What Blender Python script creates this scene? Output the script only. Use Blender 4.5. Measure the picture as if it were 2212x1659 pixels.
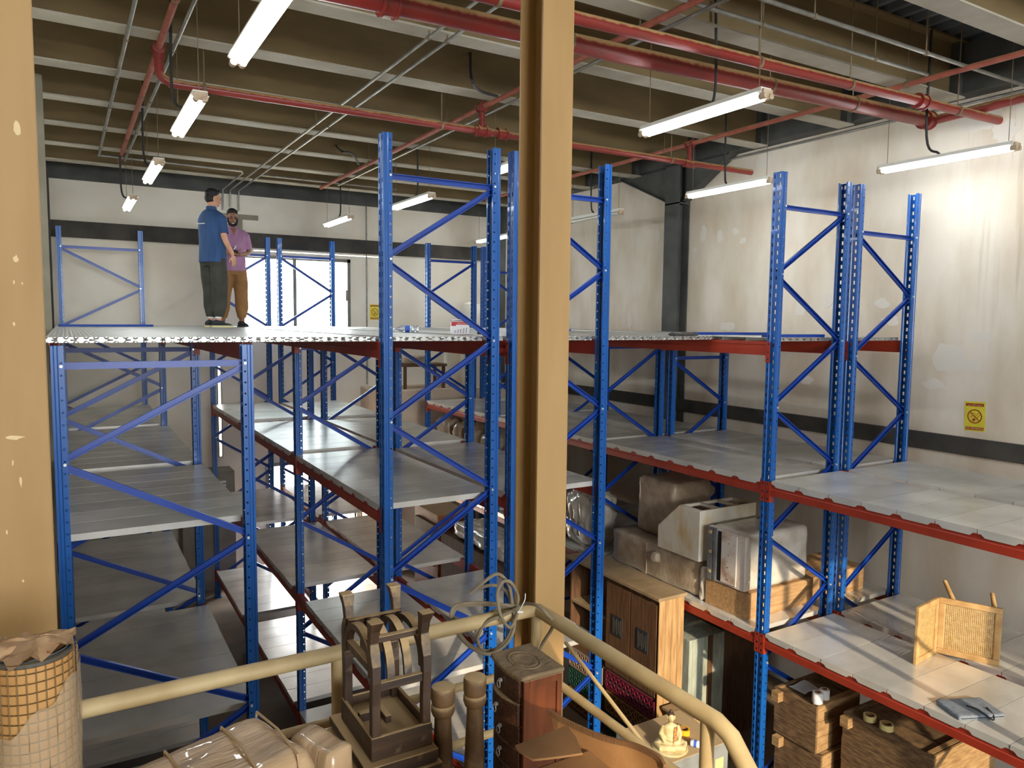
import bpy, math, random
from mathutils import Vector, Matrix
random.seed(7)
for o in list(bpy.data.objects): bpy.data.objects.remove(o)
scene = bpy.context.scene
COL = scene.collection
PI = math.pi
H = 4.66                                   # camera height over the warehouse floor

# ------------------------------------------------------------------ camera
FPX = 1618.0
yaw, pit, rol = math.radians(30.724), math.radians(4.8267), math.radians(0.6076)
CF = Vector((math.sin(yaw)*math.cos(pit), math.cos(yaw)*math.cos(pit), -math.sin(pit)))
R0 = Vector((math.cos(yaw), -math.sin(yaw), 0)); U0 = R0.cross(CF)
CR = R0*math.cos(rol)+U0*math.sin(rol); CU = -R0*math.sin(rol)+U0*math.cos(rol)
cd = bpy.data.cameras.new('camera'); cd.sensor_width = 36; cd.sensor_fit = 'HORIZONTAL'
cd.lens = FPX/2212*36; cd.clip_start = .05; cd.clip_end = 200
cam = bpy.data.objects.new('camera', cd); COL.objects.link(cam)
cam.matrix_world = Matrix(((CR.x, CU.x, -CF.x, 0), (CR.y, CU.y, -CF.y, 0), (CR.z, CU.z, -CF.z, H), (0, 0, 0, 1)))
scene.camera = cam
def ray(x, y): return CF+CR*((x-1106)/FPX)-CU*((y-829.5)/FPX)
def at(x, y, X=None, Y=None, Z=None, d=None):      # pixel + the plane it touches (or forward distance) -> world point
    r = ray(x, y)
    t = X/r.x if X is not None else Y/r.y if Y is not None else (Z-H)/r.z if Z is not None else d/r.dot(CF)
    return Vector((0, 0, H))+r*t

# ------------------------------------------------------------------ world, sun, exposure
world = bpy.data.worlds.new('world'); scene.world = world; world.use_nodes = True
bgn = world.node_tree.nodes['Background']; bgn.inputs[0].default_value = (.93, .97, 1, 1); bgn.inputs[1].default_value = 10.0
sd = bpy.data.lights.new('sun', 'SUN'); sd.energy = 1.9; sd.angle = math.radians(1.2); sd.color = (1, .83, .6)
so = bpy.data.objects.new('sun', sd); COL.objects.link(so)
so.rotation_euler = Vector((.22, 1, -.36)).to_track_quat('-Z', 'Y').to_euler(); so.location = (0, -9, 9)
vs = scene.view_settings; vs.view_transform = 'Standard'; vs.look = 'None'; vs.gamma = 1; vs.use_curve_mapping = False
vs.exposure = 1.5
for nm, loc, sx, sy, rx in (('opening_portal', (1.95, -6.95, 5.45), 5.5, 2.5, PI/2), ('window_portal', (3.66, 13.88, 5.1), 2.0, 1.36, -PI/2), ('door_portal', (3.93, 13.88, .98), 1.65, 1.95, -PI/2)):
    ld = bpy.data.lights.new(nm, 'AREA'); ld.shape = 'RECTANGLE'; ld.size = sx; ld.size_y = sy; ld.cycles.is_portal = True
    lo_ = bpy.data.objects.new(nm, ld); COL.objects.link(lo_); lo_.location = loc; lo_.rotation_euler = (rx, 0, 0)
TUBE_W = 19.5                               # emission strength of the fluorescent tubes

# ------------------------------------------------------------------ materials
def lin(c):
    return tuple((v/255/12.92 if v/255 <= .04045 else ((v/255+.055)/1.055)**2.4) for v in c)+(1,)
MATS = {}
def mat(name, c1, c2=None, rough=.6, metal=0, scale=4, stretch=(1, 1, 1), bump=0, detail=4, lo=.35, hi=.65, bscale=None, rough2=None, spec=.5, trans=0, alpha=1, coat=0, dust=None):
    m = bpy.data.materials.new(name); m.use_nodes = True; MATS[name] = m
    nt = m.node_tree; N = nt.nodes; L = nt.links; b = N['Principled BSDF']
    b.inputs['Base Color'].default_value = lin(c1); b.inputs['Roughness'].default_value = rough
    b.inputs['Metallic'].default_value = metal; b.inputs['Specular IOR Level'].default_value = spec
    if trans: b.inputs['Transmission Weight'].default_value = trans
    if alpha < 1: b.inputs['Alpha'].default_value = alpha
    if coat: b.inputs['Coat Weight'].default_value = coat
    if c2 is not None or bump:
        tc = N.new('ShaderNodeTexCoord'); mp = N.new('ShaderNodeMapping'); mp.inputs['Scale'].default_value = stretch
        L.new(tc.outputs['Object'], mp.inputs[0])
        nz = N.new('ShaderNodeTexNoise'); nz.inputs['Scale'].default_value = scale; nz.inputs['Detail'].default_value = detail
        L.new(mp.outputs[0], nz.inputs['Vector'])
        if c2 is not None:
            rp = N.new('ShaderNodeValToRGB'); e = rp.color_ramp.elements
            e[0].position = lo; e[0].color = lin(c1); e[1].position = hi; e[1].color = lin(c2)
            L.new(nz.outputs[0], rp.inputs[0]); L.new(rp.outputs[0], b.inputs['Base Color'])
            if rough2 is not None:
                mr = N.new('ShaderNodeMapRange'); mr.inputs[1].default_value = lo; mr.inputs[2].default_value = hi
                mr.inputs[3].default_value = rough; mr.inputs[4].default_value = rough2
                L.new(nz.outputs[0], mr.inputs[0]); L.new(mr.outputs[0], b.inputs['Roughness'])
        if bump:
            bp = N.new('ShaderNodeBump'); bp.inputs['Strength'].default_value = bump; bp.inputs['Distance'].default_value = .01
            if bscale:
                n2 = N.new('ShaderNodeTexNoise'); n2.inputs['Scale'].default_value = bscale; n2.inputs['Detail'].default_value = 3
                L.new(mp.outputs[0], n2.inputs['Vector']); L.new(n2.outputs[0], bp.inputs['Height'])
            else: L.new(nz.outputs[0], bp.inputs['Height'])
            L.new(bp.outputs[0], b.inputs['Normal'])
    if dust:                                              # settled dust on upward facing surfaces
        dc, d0, d1 = dust
        ge = N.new('ShaderNodeNewGeometry'); sp = N.new('ShaderNodeSeparateXYZ'); L.new(ge.outputs['Normal'], sp.inputs[0])
        t2 = N.new('ShaderNodeTexCoord'); n3 = N.new('ShaderNodeTexNoise'); n3.inputs['Scale'].default_value = 18; n3.inputs['Detail'].default_value = 5
        L.new(t2.outputs['Object'], n3.inputs['Vector'])
        ma = N.new('ShaderNodeMath'); ma.operation = 'MULTIPLY_ADD'; L.new(n3.outputs[0], ma.inputs[0]); ma.inputs[1].default_value = .8; L.new(sp.outputs[2], ma.inputs[2])
        mg = N.new('ShaderNodeMapRange'); mg.inputs[1].default_value = d0+.4; mg.inputs[2].default_value = d1+.4; L.new(ma.outputs[0], mg.inputs[0])
        mx = N.new('ShaderNodeMix'); mx.data_type = 'RGBA'; L.new(mg.outputs[0], mx.inputs['Factor'])
        if b.inputs['Base Color'].links: L.new(b.inputs['Base Color'].links[0].from_socket, mx.inputs['A'])
        else: mx.inputs['A'].default_value = lin(c1)
        mx.inputs['B'].default_value = lin(dc); L.new(mx.outputs['Result'], b.inputs['Base Color'])
        mq = N.new('ShaderNodeMapRange'); mq.inputs[3].default_value = rough; mq.inputs[4].default_value = .9; L.new(mg.outputs[0], mq.inputs[0]); L.new(mq.outputs[0], b.inputs['Roughness'])
    return m
def emis(name, col, s):
    m = bpy.data.materials.new(name); m.use_nodes = True; nt = m.node_tree
    nt.nodes.remove(nt.nodes['Principled BSDF']); e = nt.nodes.new('ShaderNodeEmission')
    e.inputs[0].default_value = col; e.inputs[1].default_value = s; nt.links.new(e.outputs[0], nt.nodes['Material Output'].inputs[0]); MATS[name] = m
    return m
mat('blue', (14, 78, 150), (18, 86, 160), rough=.32, scale=3, spec=.5, coat=.1)
mat('brace_blue', (17, 58, 148), (20, 66, 158), rough=.36, scale=3, spec=.5)
mat('orange', (156, 50, 28), (144, 44, 25), rough=.45, scale=5)
gm = mat('galv', (206, 208, 200), rough=.27, metal=.4)
nt_ = gm.node_tree; N_ = nt_.nodes; gp_ = N_.new('ShaderNodeNewGeometry'); oi_ = N_.new('ShaderNodeObjectInfo')
n1_ = N_.new('ShaderNodeTexNoise'); n1_.inputs['Scale'].default_value = 2.2; n1_.inputs['Detail'].default_value = 4; nt_.links.new(gp_.outputs['Position'], n1_.inputs['Vector'])
ad_ = N_.new('ShaderNodeMath'); ad_.operation = 'MULTIPLY_ADD'; ad_.inputs[1].default_value = .22; nt_.links.new(oi_.outputs['Random'], ad_.inputs[0]); nt_.links.new(n1_.outputs[0], ad_.inputs[2])
rp_ = N_.new('ShaderNodeValToRGB'); rp_.color_ramp.elements[0].position = .38; rp_.color_ramp.elements[0].color = lin((202, 201, 194)); rp_.color_ramp.elements[1].position = .8; rp_.color_ramp.elements[1].color = lin((236, 233, 225))
nt_.links.new(ad_.outputs[0], rp_.inputs[0]); nt_.links.new(rp_.outputs[0], N_['Principled BSDF'].inputs['Base Color'])
mat('galv_edge', (178, 180, 176), (150, 152, 150), rough=.4, metal=.85, scale=6)
mat('bolt', (225, 225, 220), rough=.3, metal=.6)
mat('hole', (8, 12, 30), rough=.9)
mat('pillar', (166, 132, 82), (156, 122, 72), rough=.62, scale=2, stretch=(3, 3, .5), detail=6, bump=.04)
mat('rail', (184, 162, 118), (162, 136, 92), rough=.6, scale=5, detail=5, lo=.4, hi=.72)
mat('wall', (230, 224, 208), (214, 204, 184), rough=.85, scale=.9, detail=8, bump=.05, bscale=14)
mat('wall_warm', (222, 212, 196), (200, 184, 160), rough=.85, scale=1.3, stretch=(1, 1.6, .7), detail=8, lo=.38, hi=.7, bump=.06, bscale=10)
wm = MATS['wall_warm']; nt_ = wm.node_tree; N_ = nt_.nodes; bs_ = N_['Principled BSDF']; src_ = bs_.inputs['Base Color'].links[0].from_socket
tc_ = N_.new('ShaderNodeTexCoord'); mp_ = N_.new('ShaderNodeMapping'); mp_.inputs['Scale'].default_value = (1, 14, .55); mp_.inputs['Rotation'].default_value = (.06, 0, 0); nt_.links.new(tc_.outputs['Object'], mp_.inputs[0])
nz_ = N_.new('ShaderNodeTexNoise'); nz_.inputs['Scale'].default_value = 1.6; nz_.inputs['Detail'].default_value = 5; nt_.links.new(mp_.outputs[0], nz_.inputs['Vector'])
r1_ = N_.new('ShaderNodeMapRange'); r1_.inputs[1].default_value = .52; r1_.inputs[2].default_value = .68; nt_.links.new(nz_.outputs[0], r1_.inputs[0])
sx_ = N_.new('ShaderNodeSeparateXYZ'); nt_.links.new(tc_.outputs['Object'], sx_.inputs[0])
r2_ = N_.new('ShaderNodeMapRange'); r2_.inputs[1].default_value = 4.5; r2_.inputs[2].default_value = 3.2; nt_.links.new(sx_.outputs[1], r2_.inputs[0])
r3_ = N_.new('ShaderNodeMapRange'); r3_.inputs[1].default_value = 4.2; r3_.inputs[2].default_value = 5.4; nt_.links.new(sx_.outputs[2], r3_.inputs[0])
m1_ = N_.new('ShaderNodeMath'); m1_.operation = 'MULTIPLY'; nt_.links.new(r1_.outputs[0], m1_.inputs[0]); nt_.links.new(r2_.outputs[0], m1_.inputs[1])
m2_ = N_.new('ShaderNodeMath'); m2_.operation = 'MULTIPLY'; nt_.links.new(m1_.outputs[0], m2_.inputs[0]); nt_.links.new(r3_.outputs[0], m2_.inputs[1])
mx_ = N_.new('ShaderNodeMix'); mx_.data_type = 'RGBA'; nt_.links.new(m2_.outputs[0], mx_.inputs['Factor']); nt_.links.new(src_, mx_.inputs['A']); mx_.inputs['B'].default_value = lin((178, 160, 138)); nt_.links.new(mx_.outputs['Result'], bs_.inputs['Base Color'])
mat('patch', (218, 211, 199), rough=.85)
mat('chip', (214, 190, 146), rough=.8)
mat('soot', (52, 50, 46), (72, 68, 60), rough=.9, scale=3)
mat('joist', (146, 124, 86), (122, 104, 72), rough=.85, scale=1.6, stretch=(.6, 2, 2), detail=6)
mat('flange', (182, 176, 160), (164, 156, 138), rough=.75, scale=3)
mat('sheet', (120, 128, 134), (98, 104, 108), rough=.5, metal=.5, scale=4)
mat('steel', (84, 84, 80), (66, 66, 62), rough=.7, scale=3)
mat('steel_light', (140, 134, 116), (124, 118, 100), rough=.7, scale=3)
mat('red_pipe', (134, 40, 34), (120, 46, 38), rough=.38, scale=6, detail=6, dust=((170,136,90),.1,.42))
mat('dust', (186, 154, 104), (166, 132, 88), rough=.95, scale=14, detail=6)
mat('pipe_rust', (170, 96, 76), (152, 78, 62), rough=.6, scale=8, dust=((178,140,100),.3,.7))
mat('conduit', (150, 148, 140), (128, 126, 118), rough=.4, metal=.6, scale=8)
mat('cable', (40, 40, 38), rough=.6)
mat('wire', (120, 104, 78), rough=.7)
mat('lamp_white', (228, 226, 216), rough=.45)
mat('lamp_cap', (206, 186, 160), (180, 156, 128), rough=.7, scale=20)
mat('concrete', (132, 114, 94), (106, 90, 74), rough=.9, scale=1.5, detail=8)
mat('landing', (150, 134, 108), (126, 112, 88), rough=.9, scale=3, detail=8)
mat('glass', (235, 245, 245), rough=.02, trans=1, spec=.4)
mat('alu', (120, 120, 112), (104, 104, 96), rough=.45, metal=.5, scale=6)
mat('ledge', (214, 194, 170), (196, 172, 146), rough=.9, scale=2, detail=6)
mat('black', (22, 22, 22), rough=.7)
mat('white', (232, 230, 226), rough=.6)
emis('tube', (.93, .97, 1, 1), TUBE_W)

# ------------------------------------------------------------------ mesh helpers
class MB:
    def __init__(s): s.v = []; s.f = []
    def box(s, x0, x1, y0, y1, z0, z1):
        n = len(s.v)
        s.v += [(x0, y0, z0), (x1, y0, z0), (x1, y1, z0), (x0, y1, z0), (x0, y0, z1), (x1, y0, z1), (x1, y1, z1), (x0, y1, z1)]
        s.f += [tuple(n+i for i in q) for q in ((3, 2, 1, 0), (4, 5, 6, 7), (0, 1, 5, 4), (1, 2, 6, 5), (2, 3, 7, 6), (3, 0, 4, 7))]
        return s
    def bar(s, a, b, w, h, up=(0, 0, 1)):              # box beam from a to b, w sideways, h along up
        a = Vector(a); b = Vector(b); d = (b-a).normalized(); sd_ = d.cross(Vector(up))
        if sd_.length < 1e-4: sd_ = d.cross(Vector((1, 0, 0)))
        sd_.normalize(); u = sd_.cross(d); n = len(s.v)
        for p in (a, b):
            for i, j in ((-1, -1), (1, -1), (1, 1), (-1, 1)): s.v.append(tuple(p+sd_*(i*w/2)+u*(j*h/2)))
        s.f += [tuple(n+i for i in q) for q in ((3, 2, 1, 0), (4, 5, 6, 7), (0, 1, 5, 4), (1, 2, 6, 5), (2, 3, 7, 6), (3, 0, 4, 7))]
        return s
    def loft(s, rings, cap=True, closed=True):          # rings: lists of equal length
        n = len(s.v); k = len(rings[0])
        for r in rings: s.v += [tuple(p) for p in r]
        for i in range(len(rings)-1):
            for j in range(k if closed else k-1):
                j2 = (j+1) % k
                s.f.append((n+i*k+j, n+i*k+j2, n+(i+1)*k+j2, n+(i+1)*k+j))
        if cap and closed:
            s.f.append(tuple(n+j for j in range(k))[::-1]); s.f.append(tuple(n+(len(rings)-1)*k+j for j in range(k)))
        return s
    def tube(s, pts, r, k=10, cap=True):                # r: number or list
        pts = [Vector(p) for p in pts]; rings = []; ref = None
        for i, p in enumerate(pts):
            t = (pts[min(i+1, len(pts)-1)]-pts[max(i-1, 0)]).normalized()
            if ref is None:
                ref = Vector((0, 0, 1)) if abs(t.z) < .9 else Vector((1, 0, 0))
            a = t.cross(ref).normalized(); b = a.cross(t).normalized(); ref = b
            rr = r[i] if isinstance(r, (list, tuple)) else r
            rings.append([p+a*(math.cos(2*PI*j/k)*rr)+b*(math.sin(2*PI*j/k)*rr) for j in range(k)])
        return s.loft(rings, cap)
    def lathe(s, prof, k=20, c=(0, 0, 0)):              # prof [(r,z)...]
        return s.loft([[(c[0]+r*math.cos(2*PI*j/k), c[1]+r*math.sin(2*PI*j/k), c[2]+z) for j in range(k)] for r, z in prof])
    def prism(s, poly, axis, a, b):                      # poly in the two other axes
        def P(u, v, w): return {'x': (w, u, v), 'y': (u, w, v), 'z': (u, v, w)}[axis]
        return s.loft([[P(u, v, a) for u, v in poly], [P(u, v, b) for u, v in poly]])
    def ell(s, c, rx, ry, rz, k=16, m=10, mtx=None):
        rings = []
        for i in range(m+1):
            t = -PI/2+PI*i/m; t = max(-PI/2+.05, min(PI/2-.05, t))
            ring = []
            for j in range(k):
                p = Vector((rx*math.cos(t)*math.cos(2*PI*j/k), ry*math.cos(t)*math.sin(2*PI*j/k), rz*math.sin(t)))
                if mtx: p = mtx @ p
                ring.append(p+Vector(c))
            rings.append(ring)
        return s.loft(rings)
    def mesh(s, name, m, smooth=None):
        me = bpy.data.meshes.new(name); me.from_pydata([tuple(v) for v in s.v], [], s.f)
        import bmesh
        bm = bmesh.new(); bm.from_mesh(me); bmesh.ops.recalc_face_normals(bm, faces=bm.faces); bm.to_mesh(me); bm.free()
        if m: me.materials.append(MATS[m] if isinstance(m, str) else m)
        if smooth is not None:
            me.polygons.foreach_set('use_smooth', [True]*len(me.polygons)); me.set_sharp_from_angle(angle=math.radians(smooth))
        return me
def link(name, me, parent=None, loc=None, rot=None):
    o = bpy.data.objects.new(name, me); COL.objects.link(o); o.parent = parent
    if loc is not None: o.location = loc
    if rot is not None: o.rotation_euler = rot
    return o
def obj(name, mb, m, parent=None, smooth=None, loc=None, rot=None, bevel=0, seg=2):
    o = link(name, mb.mesh(name, m, smooth), parent, loc, rot)
    if bevel:
        md = o.modifiers.new('bevel', 'BEVEL'); md.width = bevel; md.segments = seg; md.limit_method = 'ANGLE'; md.harden_normals = False
    return o
def tag(o, label=None, cat=None, group=None, kind=None):
    if label: o['label'] = label
    if cat: o['category'] = cat
    if group: o['group'] = group
    if kind: o['kind'] = kind
    return o
def thing(name, label, cat, loc=(0, 0, 0), rz=0, group=None, rot=None):
    o = bpy.data.objects.new(name, None); COL.objects.link(o); o.location = loc; o.rotation_euler = rot if rot else (0, 0, rz)
    o.empty_display_size = .1
    return tag(o, label, cat, group)
def struct(name, mb, m, label=None, **k): return tag(obj(name, mb, m, **k), label, kind='structure')
def rbox(mb, x0, x1, y0, y1, z0, z1): return mb.box(x0, x1, y0, y1, z0, z1)
def spline(pts, n=8):                                    # Catmull-Rom through pts
    P = [Vector(p) for p in pts]; P = [P[0]*2-P[1]]+P+[P[-1]*2-P[-2]]; out = []
    for i in range(1, len(P)-2):
        for j in range(n):
            t = j/n; a, b, c, d = P[i-1], P[i], P[i+1], P[i+2]
            out.append(.5*((2*b)+(c-a)*t+(2*a-5*b+4*c-d)*t*t+(3*b-a-3*c+d)*t**3))
    return out+[P[-2]]

# ------------------------------------------------------------------ the room
XW, YB, ZC = 7.9, 13.9, 6.92
struct('floor', MB().box(-5, 8.3, -7.2, 14.3, -.1, 0), 'concrete', 'dusty grey concrete warehouse floor')
# back wall with upper window and lower doorway
WX0, WX1, WZ0, WZ1 = 2.66, 4.66, 4.42, 5.78
DX0, DX1, DZ1 = 3.10, 4.75, 1.95
m = MB()
def wall_with_holes(m, axis, a, b, lo, hi, z0, z1, holes):
    us = sorted({lo, hi, *[h[0] for h in holes], *[h[1] for h in holes]}); zs = sorted({z0, z1, *[h[2] for h in holes], *[h[3] for h in holes]})
    for i in range(len(us)-1):
        for j in range(len(zs)-1):
            uc, zc = (us[i]+us[i+1])/2, (zs[j]+zs[j+1])/2
            if any(h[0] < uc < h[1] and h[2] < zc < h[3] for h in holes): continue
            if axis == 'y': m.box(us[i], us[i+1], a, b, zs[j], zs[j+1])
            else: m.box(a, b, us[i], us[i+1], zs[j], zs[j+1])
wall_with_holes(m, 'y', YB, YB+.25, -.6, 8.2, 0, 7.6, [(WX0, WX1, WZ0, WZ1), (DX0, DX1, 0, DZ1), (2.24, 2.31, 2.2, 3.9), (2.9, 5.3, 5.85, 5.875)])
wb = struct('wall_back', m, 'wall', 'pale plaster back wall behind the racks')
m = MB(); m.box(XW, XW+.25, -7, 14.2, 0, 7.6)
wr = struct('wall_right', m, 'wall_warm', 'stained off-white plaster wall on the right')
m = MB(); m.box(-.6, -.4, 3.4, 14.2, 0, 7.6); m.box(-5, -.4, 3.4, 3.6, 0, 7.6); m.box(-5.2, -5, -7.2, 3.6, 0, 7.6)
struct('wall_left', m, 'wall', 'plaster wall at the left behind the first rack')
m = MB(); wall_with_holes(m, 'y', -7.2, -7, -5, 8.2, 0, 7.6, [(-.8, 4.7, 4.2, 6.7)])
struct('wall_front', m, 'wall', 'plaster wall behind the viewer with a wide opening')
# pale repair patches on the right wall
def blob(c, rx, rz, ax, nm, matn, par, n=14, jag=.3):
    m = MB(); k = []
    for j in range(n):
        q = 1+random.uniform(-jag, jag); k.append((rx*q*math.cos(2*PI*j/n), rz*q*math.sin(2*PI*j/n)))
    pr = random.uniform(.001, .005)
    if ax == 'x': m.prism([(c[1]+u, c[2]+v) for u, v in k], 'x', c[0]-pr, c[0]+.01)
    else: m.prism([(c[0]+u, c[2]+v) for u, v in k], 'y', c[1]-.002, c[1]+.01)
    return obj(nm, m, matn, par)
for x, y, w, h in ((1730, 665, .09, .12), (1790, 650, .06, .1), (2050, 770, .16, .17), (2120, 730, .1, .06), (1520, 505, .05, .12), (1555, 510, .06, .1), (1590, 500, .05, .05), (1605, 520, .06, .04), (1500, 540, .06, .04), (1905, 655, .08, .07), (1925, 690, .1, .06), (1380, 520, .05, .1), (1420, 510, .05, .12), (1360, 690, .05, .16), (2020, 830, .12, .05), (2090, 790, .14, .06), (1740, 820, .1, .06), (1570, 705, .16, .06), (1652, 345, .12, .10), (2130, 258, .2, .12), (2170, 285, .12, .10)):
    p = at(x, y, X=XW); blob(p, w, h, 'x', 'wall_patch', 'patch', wr)
# dark beam bands
struct('trim_1', MB().box(XW-.05, XW, -7, YB, 3.34, 3.52), 'soot', 'dark horizontal steel band along the right wall')
struct('trim_2', MB().box(-.4, XW, YB-.12, YB, 5.90, 6.15), 'soot', 'dark horizontal beam across the back wall above the window')
struct('trim_3', MB().box(XW-.22, XW, -7, YB, 6.94, 7.42), 'steel', 'dark steel beam along the top of the right wall')
m = MB(); m.prism([(9.75, 6.95), (8.55, 6.40), (8.55, 6.95)], 'x', XW-.10, XW-.06); m.prism([(7.35, 6.95), (8.25, 6.40), (8.25, 6.95)], 'x', XW-.10, XW-.06)
m.bar((XW-.08, 9.75, 6.95), (XW-.08, 8.55, 6.42), .14, .015); m.bar((XW-.08, 7.35, 6.95), (XW-.08, 8.25, 6.42), .14, .015)
m.box(XW-.22, XW-.2, 8.25, 8.55, 0, 6.95); m.box(XW-.02, XW, 8.25, 8.55, 0, 6.95); m.box(XW-.2, XW-.02, 8.39, 8.41, 0, 6.95); m.box(XW-.22, XW, 8.25, 8.55, 6.38, 6.40)
struct('trim_4', m, 'steel', 'dark steel column with haunches against the right wall')
m = MB(); m.box(XW-.22, XW, YB-.3, YB, 0, 6.9); m.prism([(13.6, 6.4), (12.4, 6.95), (13.6, 6.95)], 'x', XW-.12, XW-.08)
struct('trim_5', m, 'steel', 'dark steel column in the far right corner')
m = MB(); m.box(-.4, XW, YB-.03, YB, 6.80, 7.4); struct('trim_6', m, 'steel', 'dark beam at the top of the back wall')
m = MB(); m.box(-.36, -.122, 8.62, 8.66, 0, 6.95); m.box(-.36, -.122, 8.86, 8.9, 0, 6.95); m.box(-.26, -.24, 8.66, 8.86, 0, 6.95)
struct('trim_7', m, 'steel_light', 'grey steel column at the left end of the platform')
struct('trim_11', MB().box(-.4, -.16, 13.55, YB, 0, 6.9), 'soot', 'dark column in the far left corner behind the first rack')
# raised masonry ledge in the far corner
struct('trim_8', MB().box(4.85, XW, 12.75, YB, 0, 3.36), 'ledge', 'raised plaster ledge in the far right corner')
# ceiling
m = MB(); prof = []
x = -5.0; i = 0
while x < 8.2: prof += [(x, 7.45), (x+.06, 7.45), (x+.09, 7.53), (x+.17, 7.53)]; x += .2
n = len(prof); m.loft([[(px, -7.2, pz) for px, pz in prof], [(px, 14.2, pz) for px, pz in prof]], cap=False, closed=False)
ceil = struct('ceiling', m, 'sheet', 'corrugated metal ceiling carried on steel joists')
struct('roof_cover', MB().box(-5.2, 8.3, -7.3, 14.4, 7.56, 7.7), 'steel', 'slab above the corrugated ceiling')
web = MB().box(-5, 7.72, -.005, .005, 6.915, 7.44); web.box(-5, 7.72, -.10, .10, 7.425, 7.445); webm = web.mesh('joist', 'joist')
fl = MB().box(-5, 7.72, -.10, .10, 6.90, 6.915).mesh('joist_flange', 'flange')
endp = MB().box(7.60, 7.70, -.09, .09, 6.915, 7.44).mesh('joist_plate', 'steel')
for k in range(-8, 8):
    y = 4.38+1.215*k
    j = link('joist', webm, ceil, (0, y, 0)); link('joist_flange', fl, j); link('joist_plate', endp, j)
# main girder across the joists (top right)
# windows and doorway
def window(name, label, x0, x1, z0, z1, mull, y=YB):
    w = thing(name, label, None); w['kind'] = 'structure'
    t = min(.06, (x1-x0)*.2)
    m = MB().box(x0, x1, y-.03, y+.1, z1-t, z1).box(x0, x1, y-.03, y+.1, z0, z0+t).box(x0, x0+t, y-.03, y+.1, z0, z1).box(x1-t, x1, y-.03, y+.1, z0, z1)
    obj('window_frame', m, 'alu', w)
    for xm in mull: obj('mullion', MB().box(xm-.03, xm+.03, y, y+.06, z0, z1), 'alu', w)
    xs = [x0]+list(mull)+[x1]
    for a, b in zip(xs, xs[1:]): obj('pane', MB().box(a+.02, b-.02, y+.03, y+.036, z0+.03, z1-.03), 'glass', w)
    return w
w = window('window_1', 'bright aluminium sliding window in the back wall', WX0, WX1, WZ0, WZ1, (3.62,))
obj('window_latch', MB().box(WX1-.1, WX1-.06, YB-.06, YB-.03, 5.0, 5.2), 'steel_light', w)
window('window_2', 'narrow bright slit window low on the back wall', 2.24, 2.31, 2.2, 3.9, ())
door = thing('door_1', 'open doorway full of daylight at the foot of the back wall', None); door['kind'] = 'structure'
obj('door_frame', MB().box(DX0-.06, DX0, YB-.03, YB+.1, 0, DZ1+.06).box(DX1, DX1+.06, YB-.03, YB+.1, 0, DZ1+.06).box(DX0, DX1, YB-.03, YB+.1, DZ1, DZ1+.06), 'alu', door)
struct('ground_outside', MB().box(-6, 14, 14.3, 40, -.1, -.02), 'ledge', 'pale ground outside the doorway')
# upper pipe drop + grey conduits on back wall come later

# ------------------------------------------------------------------ racks
PITCH = .075
def upright_mesh(name, h, right):
    # C section: web (slotted) outside, flanges with a bolt-hole column, open towards the rack
    prof = [(.07, .016), (.07, 0), (.060, 0), (.048, 0), (.040, 0), (.034, .006), (.020, .006), (.014, 0), (0, 0),
            (0, .014), (0, .030), (.007, .036), (.007, .064), (0, .070), (0, .086), (0, .1), (.014, .1), (.020, .094), (.034, .094), (.040, .1), (.048, .1), (.060, .1), (.07, .1), (.07, .084)]
    if right: prof = [(-x, y) for x, y in prof]
    n = int(h/PITCH); zs = []
    for i in range(n): zs += [i*PITCH, i*PITCH+.020, i*PITCH+.032, i*PITCH+.055]
    zs.append(h); m = MB(); k = len(prof)
    for z in zs: m.v += [(x, y, z) for x, y in prof]
    for i in range(len(zs)-1):
        q = i % 4 if i < 4*n else 0
        for j in range(k-1):
            if j in (9, 13) and q in (1, 2): continue           # web slots
            if j in (2, 20) and q == 1: continue                 # flange bolt holes
            m.f.append((i*k+j, i*k+j+1, (i+1)*k+j+1, (i+1)*k+j))
    return m.mesh(name, 'blue')
UM = {(h, r): upright_mesh('upright', h, r) for h in (6.0, 4.48) for r in (0, 1)}
footm = MB().box(-.02, .09, -.02, .12, 0, .008).mesh('foot_plate', 'blue')
def channel(name, L):                                            # U channel along +x, open side towards -y
    m = MB(); p = [(-.0125, .022), (-.0125, .016), (.0125, .022), (.0125, -.022), (-.0125, -.022), (-.0125, -.016)]
    p = [(-.013, .014), (-.013, .021), (.013, .021), (.013, -.021), (-.013, -.021), (-.013, -.014)]
    m.loft([[(0, y, z) for y, z in p], [(L, y, z) for y, z in p]], cap=False, closed=False)
    return m.mesh(name, 'brace_blue')
BRM = {}
boltm = MB().tube([(0, -.012, 0), (0, .004, 0)], .009, 8).mesh('bolt', 'bolt')
BEAMP = [(0, 0), (0, -.028), (.006, -.034), (.006, -.060), (0, -.066), (0, -.125), (.045, -.125), (.045, 0)]
BMM = {}
def beam_mesh(L, right):
    key = (round(L, 3), right)
    if key not in BMM:
        m = MB(); P = [(-x if right else x, z) for x, z in BEAMP]
        m.loft([[(x, 0, z) for x, z in P], [(x, L, z) for x, z in P]]); BMM[key] = m.mesh('beam', 'orange')
    return BMM[key]
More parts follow.
